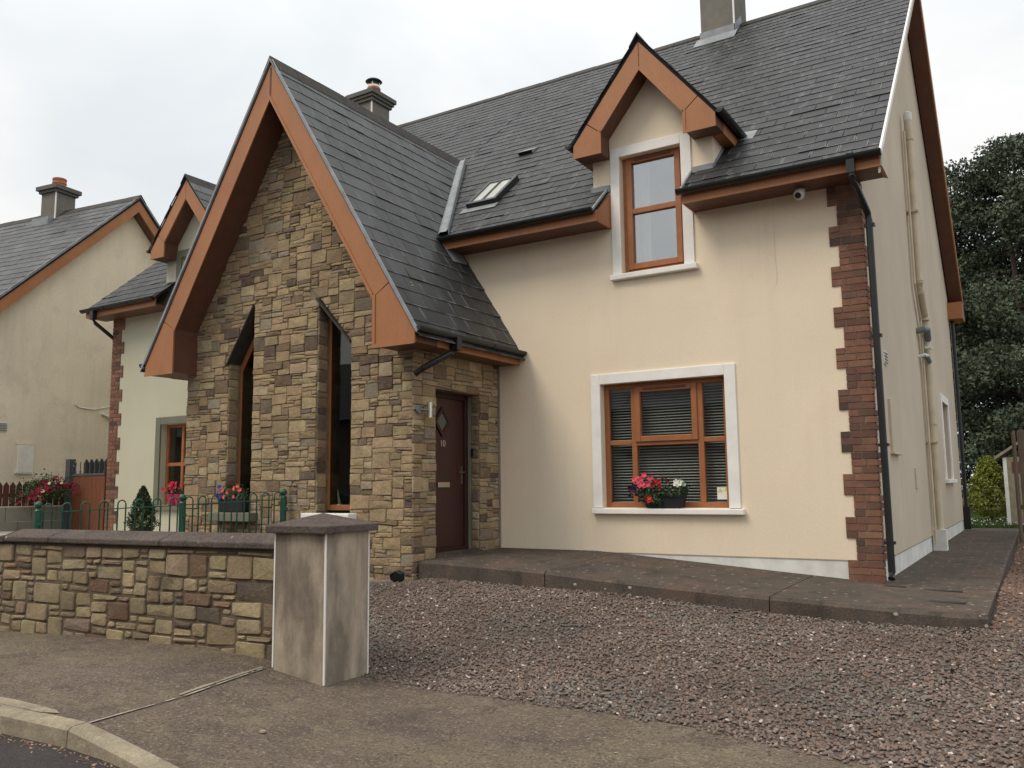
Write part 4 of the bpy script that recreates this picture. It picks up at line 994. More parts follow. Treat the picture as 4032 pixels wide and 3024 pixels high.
# soil stack, waste pipes, meter box and vents on the side wall
g = MB(); g.tube([(.10, 4.40, 6.62), (.10, 4.40, 4.02), (.10, 4.46, 3.90), (.10, 4.80, 3.62), (.10, 4.90, 3.50), (.10, 4.90, .02)], .056, 14)
for y, z in ((4.40, 6.28), (4.40, 5.15), (4.40, 4.05), (4.86, 3.52), (4.90, 1.9)): g.tube([(.10, y, z), (.10, y, z+.04)], .066, 14)
for z in (5.12, 1.62): g.box(0, .16, (4.40 if z > 4 else 4.90)-.09, (4.40 if z > 4 else 4.90)+.09, z, z+.025)
sp_ = g.build('soil_pipe', MT['pipe'], house)
g = MB(); g.lathe((.10, 4.40, 6.60), [(.058, 0), (.062, .03), (.062, .12), (.02, .15)], 14); g.build('vent_cowl', MT['plasticwhite'], sp_)
g = MB(); g.tube([(.05, 4.28, 6.4), (.05, 4.28, 4.0), (.05, 4.74, 3.5), (.05, 4.74, .1)], .018, 8); g.build('overflow_pipe', MT['pipe'], house)
g = MB(); g.box(0, .185, 4.81, 5.03, -.1, .31); g.build('pipe_boxing', MT['offwhite'], house)
g = MB(); g.tube([(0, 4.55, 3.32), (.11, 4.55, 3.34), (.14, 4.62, 3.34), (.12, 4.88, 3.22)], .05, 12); g.build('waste_elbow', MT['greypipe'], house)
g = MB(); g.tube([(0, 4.60, 2.93), (.09, 4.60, 2.95), (.12, 4.66, 2.94)], .024, 10); g.tube([(.08, 4.78, 3.08), (.17, 4.78, 3.08)], .028, 10); g.tube([(.1, 5.0, 3.1), (.15, 5.06, 3.1)], .02, 8); g.build('waste_pipe', MT['plasticwhite'], house)
g = MB(); g.tube([(.10, 4.70, 2.95), (.13, 4.82, 2.86)], .035, 10); g.build('waste_elbow', MT['greypipe'], house)
g = MB(); g.box(-.02, .03, 1.05, 1.62, 1.37, 1.99); g.box(-.02, .05, 1.02, 1.65, 1.35, 1.375); g.build('meter_box', MT['beigebox'], house, bevel=.004)
g = MB(); g.box(-.02, .02, 3.12, 3.33, .95, 1.22); g.build('meter_box', MT['beige'], house)
g = MB(); g.box(-.02, .014, .93, 1.16, 2.39, 2.55); v_ = g.build('air_vent', MT['plasticwhite'], house)
for k in range(4):
    g = MB(); g.box(.012, .024, .94, 1.15, 2.405+k*.036, 2.417+k*.036); g.build('louvre', MT['greypipe'], v_)

# fittings fixed to the house
cm = root('security_camera', 'white dome security camera under the eaves beside the upstairs window', 'camera', (-.58, -.2, 4.235))
g = MB(); g.lathe((-.58, -.2, 4.20), [(.055, .035), (.055, .005), (.045, 0)], 16); g.build('mount', MT['plasticwhite'], cm)
g = MB(); prof = [(.062*math.sin(t), -.062*math.cos(t)) for t in np.linspace(.02, math.pi-.02, 9)]; g.lathe((-.585, -.215, 4.185), prof, 16); g.build('housing', MT['plasticwhite'], cm, smooth=True)
g = MB(); d_ = Vector((-.1, -.85, -.45)).normalized(); c_ = Vector((-.585, -.215, 4.185)); g.tube([c_+d_*.045, c_+d_*.066], .034, 14); g.build('lens', MT['darkiron'], cm)
lp = root('wall_lamp', 'slim brass coloured wall lamp on the stone beside the front door', 'lamp', (-4.66, -1.66, 1.93))
g = MB(); g.tube([(-4.57, -1.66, 1.845), (-4.57, -1.66, 2.02)], .032, 18); g.build('lamp_tube', MT['steel'], lp, smooth=False)
g = MB(); g.lathe((-4.57, -1.66, 1.838), [(.036, 0), (.036, .014)], 18); g.build('lamp_ring', mat('brass', (.75, .58, .32), .3, metal=1), lp)
g = MB(); g.tube([(-4.66, -1.76, 1.93), (-4.59, -1.73, 1.93), (-4.575, -1.68, 1.93)], .012, 8); g.tube([(-4.66, -1.765, 1.93), (-4.63, -1.765, 1.93)], .045, 16); g.build('bracket', MT['greypipe'], lp)
sp = root('floodlight', 'small black floodlight at the foot of the stone porch corner', 'light', (-4.80, -2.02, -.06))
g = MB(); g.prism([(-4.87, -2.0, .0), (-4.78, -1.99, -.03), (-4.71, -2.02, .0), (-4.70, -2.03, .08), (-4.76, -2.05, .11), (-4.85, -2.04, .07)], (.02, .06, .01)); g.build('lamp_head', MT['black'], sp, bevel=.008)
g = MB(); g.tube([(-4.78, -1.93, -.12), (-4.78, -1.98, .0)], .012, 8); g.build('stake', MT['black'], sp)

# warning sticker inside the corner of the window
stk = root('sticker', 'pale yellow warning sticker in the lower corner of the front window', 'sticker', (-1.655, .12, .86))
g = MB(); g.box(-1.755, -1.572, .118, .121, .918, .995); so = g.build('sticker_paper', MT['sticker'], stk)
g = MB(); g.box(-1.755, -1.572, .118, .121, .855, .917); g.build('sticker_foot', MT['stickerlow'], stk)
tri = [(-1.745, .937), (-1.695, .937), (-1.72, .985)]; tri2 = [(-1.737, .942), (-1.703, .942), (-1.72, .974)]
g = MB()
for k in range(3):
    j = (k+1) % 3; g.prism([(tri[k][0], .1175, tri[k][1]), (tri[j][0], .1175, tri[j][1]), (tri2[j][0], .1175, tri2[j][1]), (tri2[k][0], .1175, tri2[k][1])], (0, .0008, 0))
g.prism([(-1.727, .1175, .950), (-1.713, .1175, .950), (-1.716, .1175, .960)], (0, .0008, 0)); g.build('warning_triangle', MT['ink'], stk)
text('FLUTE', .018, (-1.632, .1172, .977), (math.pi/2, 0, 0), MT['ink'], stk, 'lettering', .0004)
text('ILLUMINATION', .0135, (-1.632, .1172, .957), (math.pi/2, 0, 0), MT['ink'], stk, 'lettering', .0004)
g = MB(); g.box(-1.665, -1.59, .1172, .1178, .885, .8875); g.box(-1.65, -1.592, .1172, .1178, .872, .8745); g.build('print_line', MT['inkpale'], stk)

# ================================================================== LEFT HALF OF THE PAIR
lh = root('house', 'pale green rendered neighbouring half with slate roof, brick corner and small dormer', 'house', (-10.2, 4, 0))
LX = -13.36; LGW = (-11.83, -10.30, .78, 2.2); LD = -10.98; LUW = (-11.42, -10.54, 3.7, 5.2)
g = MB(); panel(g, FRONT(0), [(LX, .0), (-8.72, .0), (-8.72, 4.75), (LX, 4.75)], [LGW, (LUW[0], LUW[1], LUW[2], 4.75)], .16); g.build('wall', MT['pale'], lh)
g = MB(); panel(g, FRONT(0), [(LD-.86, 4.752), (LD+.86, 4.752), (LD+.86, 5.4), (LD, 6.4), (LD-.86, 5.4)], [(LUW[0], LUW[1], 4.752, LUW[3])], .16)
for x in (LD-.86, LD+.86): g.add([(x, 0, 4.70), (x, 1.0, 5.62), (x, .6, 5.6), (x, 0, 5.5)], [(0, 1, 2, 3)])
g.build('dormer', MT['pale'], lh)
g = MB(); g.add([(LX, 0, 0), (LX, 11, 0), (LX, 11, 5), (LX, RY, RZ), (LX, 0, 4.6)], [(0, 1, 2, 3, 4)]); g.build('side_wall', MT['pale'], lh)
quoin(lh, LX, 1, .225, 18, random.Random(31), 1)
def simple_window(h, mt, parent, rails, sillm, blind):
    g = frame(m0, *h, .055, .12, .18)
    for a in rails: g.mbox(m0, h[0]+.055, h[1]-.055, a, a+.06, .122, .178)
    mid = h[0]+.45; g.mbox(m0, mid-.03, mid+.03, h[2]+.055, h[3]-.055, .12, .18)
    w = g.build('window', MT['framewood'], parent, bevel=.005)
    zs_ = [h[2]+.055]+[v for a in rails for v in (a, a+.06)]+[h[3]-.055]
    for k in range(0, len(zs_), 2):
        for a, b in ((h[0]+.055, mid-.03), (mid+.03, h[1]-.055)): pane(m0, a, b, zs_[k], zs_[k+1], .15, MT['glass'], w)
    bands(m0, h, .13, .13, .13, 'surround', mt, w); g = MB(); g.box(h[0]-.18, h[1]+.18, -.07, .12, h[2]-.09, h[2]-.005); g.build('sill', sillm, w, bevel=.008)
    return w
simple_window(LGW, MT['greygreen'], lh, [1.46], MT['greygreen'], True); simple_window(LUW, MT['greygreen'], lh, [4.4], MT['greygreen'], False)
g = MB(); g.box(-11.40, -10.33, .22, .25, 2.12, 2.17); lb = g.build('blind', MT['blind'], lh); sm2 = None
for k in range(34):
    if sm2 is None:
        q = MB(); q.box(-11.38, -10.35, .225, .25, -.001, .001); sm2 = q.build('slat', MT['blind'], lb); sm2.location = (0, 0, 2.10-k*.038)
    else: copy_part(sm2, lb, (0, 0, 2.10-k*.038))
for (x0, x1, z0, z1) in ((-12.3, -9.0, .2, 2.6), (-11.8, -10.1, 3.2, 5.5)):
    g = MB(); g.box(x0, x1, .30, 3, z0, z1); g.f = [f for i, f in enumerate(g.f) if i % 6 != 2]; g.c = g.c[:5]; g.uv = g.uv[:5]; g.build('room', MT['room'], lh)
g = MB()
roofslab(LX-.28, LUW[0]-.15, -.42, RY); roofslab(LUW[1]+.15, -6.725, -.42, RY); roofslab(LUW[0]-.15, LUW[1]+.15, 1.9, RY)
g.prism([(LX-.28, RY, RZ), (LX-.28, BY, BZ), (LX-.28, BY, BZ-.05), (LX-.28, RY, RZ-.05)], (6.64+.28, 0, 0))
lroof = g.build('roof', MT['roofbase'], lh)
def keep_l(c):
    if c.x > -9.2 and porchz(c.x) > c.z+.05 and c.y < 2.6: return False
    if abs(c.x-LD) < .8 and c.y > 0 and c.z < 6.5-1.25*abs(c.x-LD): return False
    return True
LS = [(s, c, mb, lroof) for s, c, mb in slates((0, -.47, roofz(-.47)), (1, 0, 0), vdir, nrm, LX-.28, -6.72, (RY+.47)*sl-.05, .235, .30, keep_l, None, random.Random(6), cut=[(LUW[0]-.14, LUW[1]+.14, .62)])]
ridge_tiles((LX-.28, RY, RZ+.01), (-6.725, RY, RZ+.01), .17, .12, lroof)
g = MB()
for s in (1, -1):
    xe = LD+s*.955
    g.prism([(LD, -.30, 6.54), (xe, -.30, 6.54-1.25*.955), (xe-s*.02, -.30, 6.54-1.25*.955-.03), (LD, -.30, 6.47)], (0, 1.2, 0)); g.prism([(LD, .90, 6.54), (LD+s*.5, .90, 6.54-.625), (LD+s*.48, .90, 6.54-.625-.03), (LD, .90, 6.47)], (0, 1.2, 0))
ldr = g.build('dormer_roof', MT['roofbase'], lh)
for s in (1, -1):
    LS += [(q, c, mb, ldr) for q, c, mb in slates((LD+s*.985, 0, 6.54-1.25*.985), (0, 1, 0), (-s/ds, 0, 1.25/ds), (s*1.25/ds, 0, 1/ds), -.33, 2.1, .985*ds-.03, .235, .30, lambda c: c.z > roofz(c.y)-.05, None, random.Random(40+s), base=.075)]
ridge_tiles((LD, -.34, 6.55), (LD, 1.95, 6.55), .11, .13, ldr)
def lvis(c): return (c.x < -10.9 and c.z < 6.2) or c.z > 6.2
LS.sort(key=lambda t: -t[0]*(1 if (t[3] is ldr or t[1].x < -11.5) else .01))
for s, c, mb, par in LS[:130]: mb.build('slate', MT['slate'], par)
for par in (lroof, ldr): emit([(s, c, mb) for s, c, mb, p in LS[130:] if p is par], 'slate', MT['slate'], par, 0)
for s in (1, -1):
    he = .93
    g = MB(); g.prism([(LD+s*.003, -.30, 6.485), (LD+s*.726, -.30, 6.485-1.25*.726), (LD+s*.55, -.30, 5.432), (LD+s*.003, -.30, 6.12)], (0, .03, 0)); g.build('bargeboard', MT['wood'], lh, bevel=.004); g = MB(); g.prism([(LD+s*.003, -.268, 6.46), (LD+s*.93, -.268, 6.46-1.25*.93), (LD+s*.93, -.268, 5.175), (LD+s*.56, -.268, 5.175), (LD+s*.56, -.268, 5.435), (LD+s*.003, -.268, 6.13)], (0, .262, 0)); g.build('soffit', MT['wooddark_shade'], lh)
    g = MB(); g.prism([(LD+s*.732, -.30, 6.485-1.25*.732), (LD+s*he, -.30, 6.485-1.25*he), (LD+s*he, -.30, 5.165), (LD+s*.555, -.30, 5.165), (LD+s*.553, -.30, 5.425)], (0, .03, 0)); g.build('eaves_box', MT['wood'], lh, bevel=.005)
    a, b = sorted((LD+s*.86, LD+s*he)); g = MB(); g.box(a, b, -.004, .72, 5.17, 5.31); g.build('fascia', MT['wood'], lh)
    gutter((LD+s*.985, -.32, 5.345), (LD+s*.985, .66, 5.345), lh, .05)
for a, b in ((LX-.26, LUW[0]-.14), (LUW[1]+.14, -9.3)):
    g = MB(); g.box(a, b, -.42, -.39, 4.262, 4.395); g.build('fascia', MT['wood'], lh, bevel=.006); g = MB(); g.box(a, b, -.388, .0, 4.27, 4.30); g.build('soffit', MT['wooddark_shade'], lh)
    gutter((a-.04, -.475, 4.41), (b+.03, -.475, 4.41), lh)
g = MB(); g.tube([(LX+.05, -.47, 4.36), (LX+.05, -.47, 4.22), (LX+.02, -.40, 4.15), (LX-.05, .14, 3.86), (LX-.06, .22, 3.78), (LX-.06, .22, .3)], .036, 10); g.box(LX, LX+.1, -.51, -.425, 4.2, 4.43); g.build('downpipe', MT['black'], lh)
# chimney of the left half, corbelled cap, pot and cowl
g = MB(); g.box(-12.33, -11.705, 5.40, 6.05, 8.8, 10.44); lc = g.build('chimney', MT['chim'], lh)
g = MB()
for k, (e, za, zb) in enumerate(((.05, 10.41, 10.49), (.09, 10.49, 10.56), (.13, 10.56, 10.67))): g.box(-12.33-e, -11.705+e, 5.40-e, 6.05+e, za, zb)
g.build('cap', MT['capc'], lc, bevel=.008)
g = MB(); g.box(-11.732, -11.70, 5.394, 5.42, 9.6, 10.41); g.build('corner_bead', MT['bead'], lc)
PC = (-11.93, 5.72, 10.67)
g = MB(); g.lathe(PC, [(.17, 0), (.17, .05), (.15, .08), (.15, .16), (.17, .18), (.17, .22), (.15, .24)], 20); g.build('chimney_pot', MT['terra'], lc)
g = MB(); g.lathe((PC[0], PC[1], PC[2]+.24), [(.152, 0), (.152, .05)], 20)
for k in range(4):
    a = k*math.pi/2+.5; g.box(PC[0]+.13*math.cos(a)-.012, PC[0]+.13*math.cos(a)+.012, PC[1]+.13*math.sin(a)-.012, PC[1]+.13*math.sin(a)+.012, PC[2]+.28, PC[2]+.42)
g.build('cowl_band', MT['steel'], lc)
g = MB(); g.lathe((PC[0], PC[1], PC[2]+.27), [(.12, 0), (.125, .12), (.14, .13)], 18); g.lathe((PC[0], PC[1], PC[2]+.38), [(.14, -.01), (.21, .02), (.17, .06), (.04, .085)], 20); g.build('cowl', MT['cowl'], lc)

# ================================================================== THIRD HOUSE (far left)
h3 = root('house', 'stained beige gable house with slate roof at the far left', 'house', (-19, 2, .2))
th = math.radians(7.5); e_n = Vector((math.cos(th), math.sin(th), 0)); e_u = Vector((-math.sin(th), math.cos(th), 0)); AP = Vector((-16.18, 2.33, 7.95))
ov = .28; A0 = AP-e_n*ov
def H3(u_, z, n_=0.0): p = A0+e_u*u_+e_n*n_; return Vector((p.x, p.y, z))
T3 = .94
g = MB(); g.add([H3(-4.2, 0), H3(4.2, 0), H3(4.2, 7.85-T3*4.2), H3(0, 7.80), H3(-4.2, 7.85-T3*4.2)], [(0, 1, 2, 3, 4)])
g.add([H3(-4.2, 0), H3(-4.2, 3.95), H3(-4.2, 3.95, -10), H3(-4.2, 0, -10)], [(0, 1, 2, 3)]); g.build('wall', MT['stained'], h3)
g = MB()
for s in (1, -1):
    P0 = [H3(0, 7.95, ov), H3(s*4.65, 7.95-T3*4.65, ov), H3(s*4.65, 7.88-T3*4.65, ov), H3(0, 7.86, ov)]; g.prism(P0, -e_n*11)
r3 = g.build('roof', MT['roofbase'], h3)
s3 = math.hypot(1, T3); o3 = H3(-4.7, 7.95-T3*4.7, ov)
it = slates(o3, e_n, (e_u*(1/s3)+Vector((0, 0, T3/s3))), (e_u*(-T3/s3)+Vector((0, 0, 1/s3))), -9.5, .02, 4.7*s3-.04, .25, .40, None, None, random.Random(50), base=.072)
emit(it, 'slate', MT['slate'], r3, 260)
ridge_tiles(H3(0, 7.96, ov+.03), H3(0, 7.96, -9.5), .15, .13, r3)
for s in (1, -1):
    g = MB(); g.prism([H3(0, 7.88, ov-.02), H3(s*4.6, 7.88-T3*4.6, ov-.02), H3(s*4.6, 7.60-T3*4.6, ov-.02), H3(0, 7.58, ov-.02)], e_n*-.03); g.build('bargeboard', MT['wood'], h3)
    g = MB(); g.prism([H3(0, 7.62, ov-.05), H3(s*4.6, 7.64-T3*4.6, ov-.05), H3(s*4.6, 7.60-T3*4.6, ov-.05), H3(0, 7.58, ov-.05)], e_n*-.225); g.build('soffit', MT['wooddark_shade'], h3)
    g = MB(); g.prism([H3(0, 7.985, ov+.012), H3(s*4.68, 7.985-T3*4.68, ov+.012), H3(s*4.68, 7.925-T3*4.68, ov+.012), H3(0, 7.925, ov+.012)], e_n*-.02); g.build('verge_trim', MT['lead'], h3)
def B3(name, u0, u1, n0, n1, z0, z1, m, par, bevel=0):
    g = MB(); g.prism([H3(u0, z0, n0), H3(u1, z0, n0), H3(u1, z0, n1), H3(u0, z0, n1)], (0, 0, z1-z0)); return g.build(name, m, par, bevel=bevel)
c3 = B3('chimney', -.27, .27, -2.80, -2.28, 7.2, 8.42, MT['chim'], h3)
B3('cap', -.32, .32, -2.85, -2.23, 8.40, 8.47, MT['capc'], c3); B3('cap', -.37, .37, -2.90, -2.18, 8.47, 8.57, MT['capc'], c3)
B3('corner_bead', -.277, -.253, -2.30, -2.273, 7.7, 8.40, MT['bead'], c3)
B3('lead_flashing', -.48, -.25, -2.83, -2.25, 7.50, 7.70, MT['lead'], c3)
pc = H3(0, 8.57, -2.54); g = MB(); g.lathe(pc, [(.155, 0), (.15, .12), (.165, .14), (.165, .18), (.15, .19), (.15, .22), (.165, .23), (.165, .27), (.14, .28)], 18); g.build('chimney_pot', MT['terra'], c3)
def at3(y): return (y-A0.y)/e_u.y
B3('meter_box', at3(-.21), at3(.13), 0, .05, 1.44, 1.98, MT['greyplastic'], h3, .006); B3('box_lintel', at3(-.24), at3(.17), 0, .02, 2.0, 2.06, MT['stained'], h3)
B3('box_sill', at3(-.25), at3(.15), 0, .06, 1.41, 1.435, MT['greyplastic'], h3)
v3 = B3('air_vent', at3(-.80), at3(-.46), 0, .02, 2.24, 2.42, MT['plasticwhite'], h3)
for k in range(5): B3('louvre', at3(-.79), at3(-.47), .02, .032, 2.255+k*.033, 2.27+k*.033, MT['greypipe'], v3)
g = MB(); g.tube([H3(at3(y), z, .012) for y, z in ((1.05, 2.92), (1.15, 2.86), (1.5, 2.84), (1.8, 2.9), (2.1, 3.0))], .012, 6); g.tube([H3(at3(y), z, .03) for y, z in ((1.72, 2.76), (1.9, 2.70), (2.1, 2.55))], .028, 8); g.tube([H3(at3(y), z, .03) for y, z in ((2.06, 4.2), (2.06, 3.2))], .03, 8); g.build('cable', MT['plasticwhite'], h3)

# ------------------------------------------------------------------ garden wall with coping
w_a, w_b = Vector((-3.80, -4.70, 0)), Vector((-7.41, -4.993, 0))
wd = (w_b-w_a).normalized(); wn_ = Vector((-wd.y, wd.x, 0)); wn_ = wn_ if wn_.y < 0 else -wn_          # outward, to the street
WLn = (w_b-w_a).length
gw = root('garden_wall', 'low stone front garden wall with dark concrete coping beside the pillar', 'wall', ((w_a.x+w_b.x)/2, (w_a.y+w_b.y)/2, -.3))
mW = lambda a, b, d: tuple(w_a+wd*a-wn_*d+Vector((0, 0, b)))
def wp(a, b, d): return Vector(mW(a, b, d))
g = MB(); g.mbox(mW, -.15, WLn, -.55, .548, -.004, .28); g.build('core', MT['mortar2'], gw)
rng = random.Random(77)
SW2 = [(3, 1), (4, 1), (5, 1), (2, 1), (3, 2), (4, 2), (3, 2), (5, 2), (4, 3), (5, 3), (6, 3), (3, 3), (4, 3), (7, 3), (4, 2), (6, 2), (3, 1), (4, 1)]
ws = masonry(mW, -.16, -.36, 69, 15, .055, [(-.15, -.42), (WLn, -.42), (WLn, .535), (-.15, .535)], [], rng, PAL_W, SW2, .0105, (.010, .024), .010, .013, .008, uz=.0605)
emit([(score(c, a), c, mb) for a, c, mb in ws], 'stone', MT['wallstone'], gw, 300)
prof = [(.06, .555), (.06, .605), (-.12, .668), (-.16, .668), (-.34, .605), (-.34, .555)]
for a0, a1 in ((-.12, 1.255), (1.262, 2.74), (2.747, 3.42)):
    g = MB(); g.prism([wp(a0, z, -d) for d, z in prof], wd*(a1-a0)); g.build('coping', MT['conc'], gw, bevel=.012)
g = MB()                                                              # hipped end
e0 = [wp(3.425, z, -d) for d, z in prof]; e1 = [wp(3.70, .555, -.06), wp(3.70, .585, -.05), wp(3.63, .61, .10), wp(3.63, .61, .14), wp(3.70, .585, .31), wp(3.70, .555, .34)]
g.add(e0+e1, [(k, (k+1) % 6, 6+(k+1) % 6, 6+k) for k in range(6)]+[(0, 5, 4, 3, 2, 1), (6, 7, 8, 9, 10, 11)]); g.build('coping', MT['conc'], gw)

# ------------------------------------------------------------------ gate pillar
pl = root('gate_pillar', 'square rendered gate pillar with dark cap and white corner beads', 'pillar', (-3.33, -4.63, -.4))
pA = Vector((-3.084, -4.873, 0)); pth_ = .051; ex = Vector((-math.cos(pth_), -math.sin(pth_), 0)); ey = Vector((-math.sin(pth_), math.cos(pth_), 0))
def pp(a, b, z): p = pA+ex*a+ey*b; return Vector((p.x, p.y, z))
g = MB(); g.prism([pp(0, 0, -.6), pp(.5, 0, -.6), pp(.5, .5, -.6), pp(0, .5, -.6)], (0, 0, 1.31)); g.build('shaft', MT['pillar'], pl)
for a, b, z in ((0, 0, -.383), (.5, 0, -.30), (0, .5, -.395)):
    g = MB(); s = .006; g.prism([pp(a-s, b-s, z), pp(a+s, b-s, z), pp(a+s, b+s, z), pp(a-s, b+s, z)], (0, 0, .70-z)); g.build('corner_bead', MT['bead'], pl)
g = MB(); o = .056; lo = [pp(-o, -o, .70), pp(.5+o, -o, .70), pp(.5+o, .5+o, .70), pp(-o, .5+o, .70)]; hi = [p+Vector((0, 0, .055)) for p in lo]
g.add(lo+hi+[pp(.25, .25, .842)], [(0, 1, 2, 3), (0, 4, 5, 1), (1, 5, 6, 2), (2, 6, 7, 3), (3, 7, 4, 0), (4, 8, 5), (5, 8, 6), (6, 8, 7), (7, 8, 4)]); g.build('cap', MT['conc'], pl, bevel=.007)

# ------------------------------------------------------------------ green hoop railing between the gardens
rl = root('railing', 'green hoop topped iron railing between the two front gardens', 'railing', (-7.3, -3.1, .2))
fR, fL = Vector((-6.66, -1.93, 0)), Vector((-8.02, -4.25, 0)); fM = Vector((-7.235, -2.98, 0))
fz = lambda p: float(np.interp(p.y, [-4.25, -1.93], [.93, 1.035]))
post = None
for p in (fR, fM, fL):
    if post is None:
        q = MB(); q.tube([(0, 0, -1.0), (0, 0, -.115)], .036, 14); q.lathe((0, 0, -.115), [(.036, 0), (.040, .008), (.022, .03), (.022, .038)], 14)
        q.lathe((0, 0, -.042), [(.041*math.sin(t)+.001, -.041*math.cos(t)) for t in np.linspace(.3, math.pi, 8)], 14); q.box(-.02, .06, -.016, .016, -.27, -.23)
        post = q.build('post', MT['green'], rl, smooth=False); post.location = Vector((p.x, p.y, fz(p)))-rl.location
    else: copy_part(post, rl, Vector((p.x, p.y, fz(p)))-rl.location)
hoop = None
for a, b in ((fR, fM), (fM, fL)):
    d = b-a; L_ = d.length; ang = math.atan2(d.y, d.x); sp_ = L_/8
    for k in range(8):
        c = a+d*((k+.5)/8); zt_ = fz(c)-.035
        if hoop is None:
            w = .042; q = MB(); path = [(-w, 0, -.95), (-w, 0, -.05)]+[(-w*math.cos(t), 0, -.05+w*1.15*math.sin(t)) for t in np.linspace(.25, math.pi-.25, 9)]+[(w, 0, -.05), (w, 0, -.95)]
            q.tube(path, .0085, 8); hoop = q.build('hoop', MT['green'], rl, smooth=True); hoop.location = Vector((c.x, c.y, zt_))-rl.location; hoop.rotation_euler = (0, 0, ang)
        else: copy_part(hoop, rl, Vector((c.x, c.y, zt_))-rl.location, ang)
    g = MB(); g.prism([Vector((a.x, a.y, fz(a)-.135)), Vector((b.x, b.y, fz(b)-.135)), Vector((b.x, b.y, fz(b)-.123)), Vector((a.x, a.y, fz(a)-.123))], Vector((-d.y, d.x, 0)).normalized()*.02); g.build('rail', MT['green'], rl)

# ------------------------------------------------------------------ side gate, picket fence, block wall at the far left
gt = root('side_gate', 'brown boarded side gate in grey iron frame beside the brick corner', 'gate', (-13.9, .05, .25))
gx0, gx1 = -14.52, -13.40
g = MB(); g.box(gx0-.17, gx0-.03, -.03, .09, .2, 1.66); g.build('post', MT['ironblue'], gt)
g = MB(); g.box(gx1-.04, gx1+.02, .03, .12, .2, 1.72); g.build('post', MT['darkiron'], gt)
g = MB(); g.box(gx0, gx1-.05, -.005, .035, 1.335, 1.375); g.box(gx0, gx0+.035, -.004, .034, .28, 1.335); g.box(gx0, gx0+.012, -.02, .05, .28, 1.38); g.build('iron_frame', MT['ironblue'], gt)
n = 8; w = (gx1-.05-gx0-.035)/n
for k in range(n):
    g = MB(); g.box(gx0+.035+k*w+.001, gx0+.035+(k+1)*w-.001, .008+.001*(k % 2), .028, .28, 1.333); g.build('board', MT['gateboard'], gt)
for k in range(7):
    x = gx0+.10+k*.155; g = MB(); g.tube([(x, .015, 1.375), (x, .015, 1.44), (x, .015, 1.60)], [.014, .009, .009], 8); g.lathe((x, .015, 1.40), [(.02, 0), (.02, .02)], 8); g.build('baluster', MT['ironblue'], gt)
g = MB(); g.tube([(gx0+.02, .015, 1.38)]+[(gx0+.06+.05*math.cos(t), .015, 1.56+.05*math.sin(t)) for t in np.linspace(3.6, -2.6, 12)], .012, 8); g.build('scroll', MT['ironblue'], gt)
g = MB(); g.box(gx0-.05, gx0+.02, -.03, .0, 1.10, 1.20); g.build('hinge', MT['darkiron'], gt)
bf = root('board_fence', 'dark pointed board fence standing behind the side gate', 'fence', (-14.2, .5, .25))
for k in range(9):
    x = -14.95+k*.17; g = MB(); g.prism([(x, .5, .2), (x+.155, .5, .2), (x+.155, .5, 1.60), (x+.078, .5, 1.68), (x, .5, 1.60)], (0, .02, 0)); g.build('board', MT['darkiron'], bf)
# picket fence on a low block wall
bw = root('block_wall', 'low grey block boundary wall under the brown picket fence', 'wall', (-15, -2, .2))
pf = root('picket_fence', 'brown pointed picket fence on the grey block wall', 'fence', (-15, -2, .75))
dirb = Vector((-.07, -1, 0)).normalized(); b0 = Vector((-14.75, .1, 0))
for rr in range(2):
    for k in range(12):
        a = k*.46-(.23 if rr else 0); p = b0+dirb*max(a, 0); q_ = b0+dirb*(a+.45); z0 = .22+rr*.27+.0
        g = MB(); n_ = Vector((dirb.y, -dirb.x, 0))*-1; g.prism([Vector((p.x, p.y, z0)), Vector((q_.x, q_.y, z0)), Vector((q_.x, q_.y, z0+.262)), Vector((p.x, p.y, z0+.262))], n_*-.12); g.build('block', MT['block'], bw)
g = MB(); p, q_ = b0, b0+dirb*5.6; g.prism([Vector((p.x, p.y, .758)), Vector((q_.x, q_.y, .758)), Vector((q_.x, q_.y, .775)), Vector((p.x, p.y, .775))], Vector((dirb.y, -dirb.x, 0))*.14); g.build('capping', mat('pale_capping', (.55, .52, .45), .9), bw)
pk = None
for k in range(80):
    p = b0+dirb*(.04+k*.115)
    if pk is None:
        q = MB(); q.prism([(0, 0, 0), (0, -.10, 0), (0, -.10, .38), (0, -.05, .45), (0, 0, .38)], (-.02, 0, 0)); pk = q.build('picket', MT['picket'], pf); pk.location = Vector((p.x-.06, p.y, .775))-pf.location
    else: copy_part(pk, pf, Vector((p.x-.06, p.y, .775))-pf.location)
g = MB(); p, q_ = b0+Vector((-.09, 0, 0)), b0+dirb*5.4+Vector((-.09, 0, 0)); g.prism([Vector((p.x, p.y, .95)), Vector((q_.x, q_.y, .95)), Vector((q_.x, q_.y, 1.01)), Vector((p.x, p.y, 1.01))], (-.03, 0, 0)); g.build('rail', MT['picket'], pf)

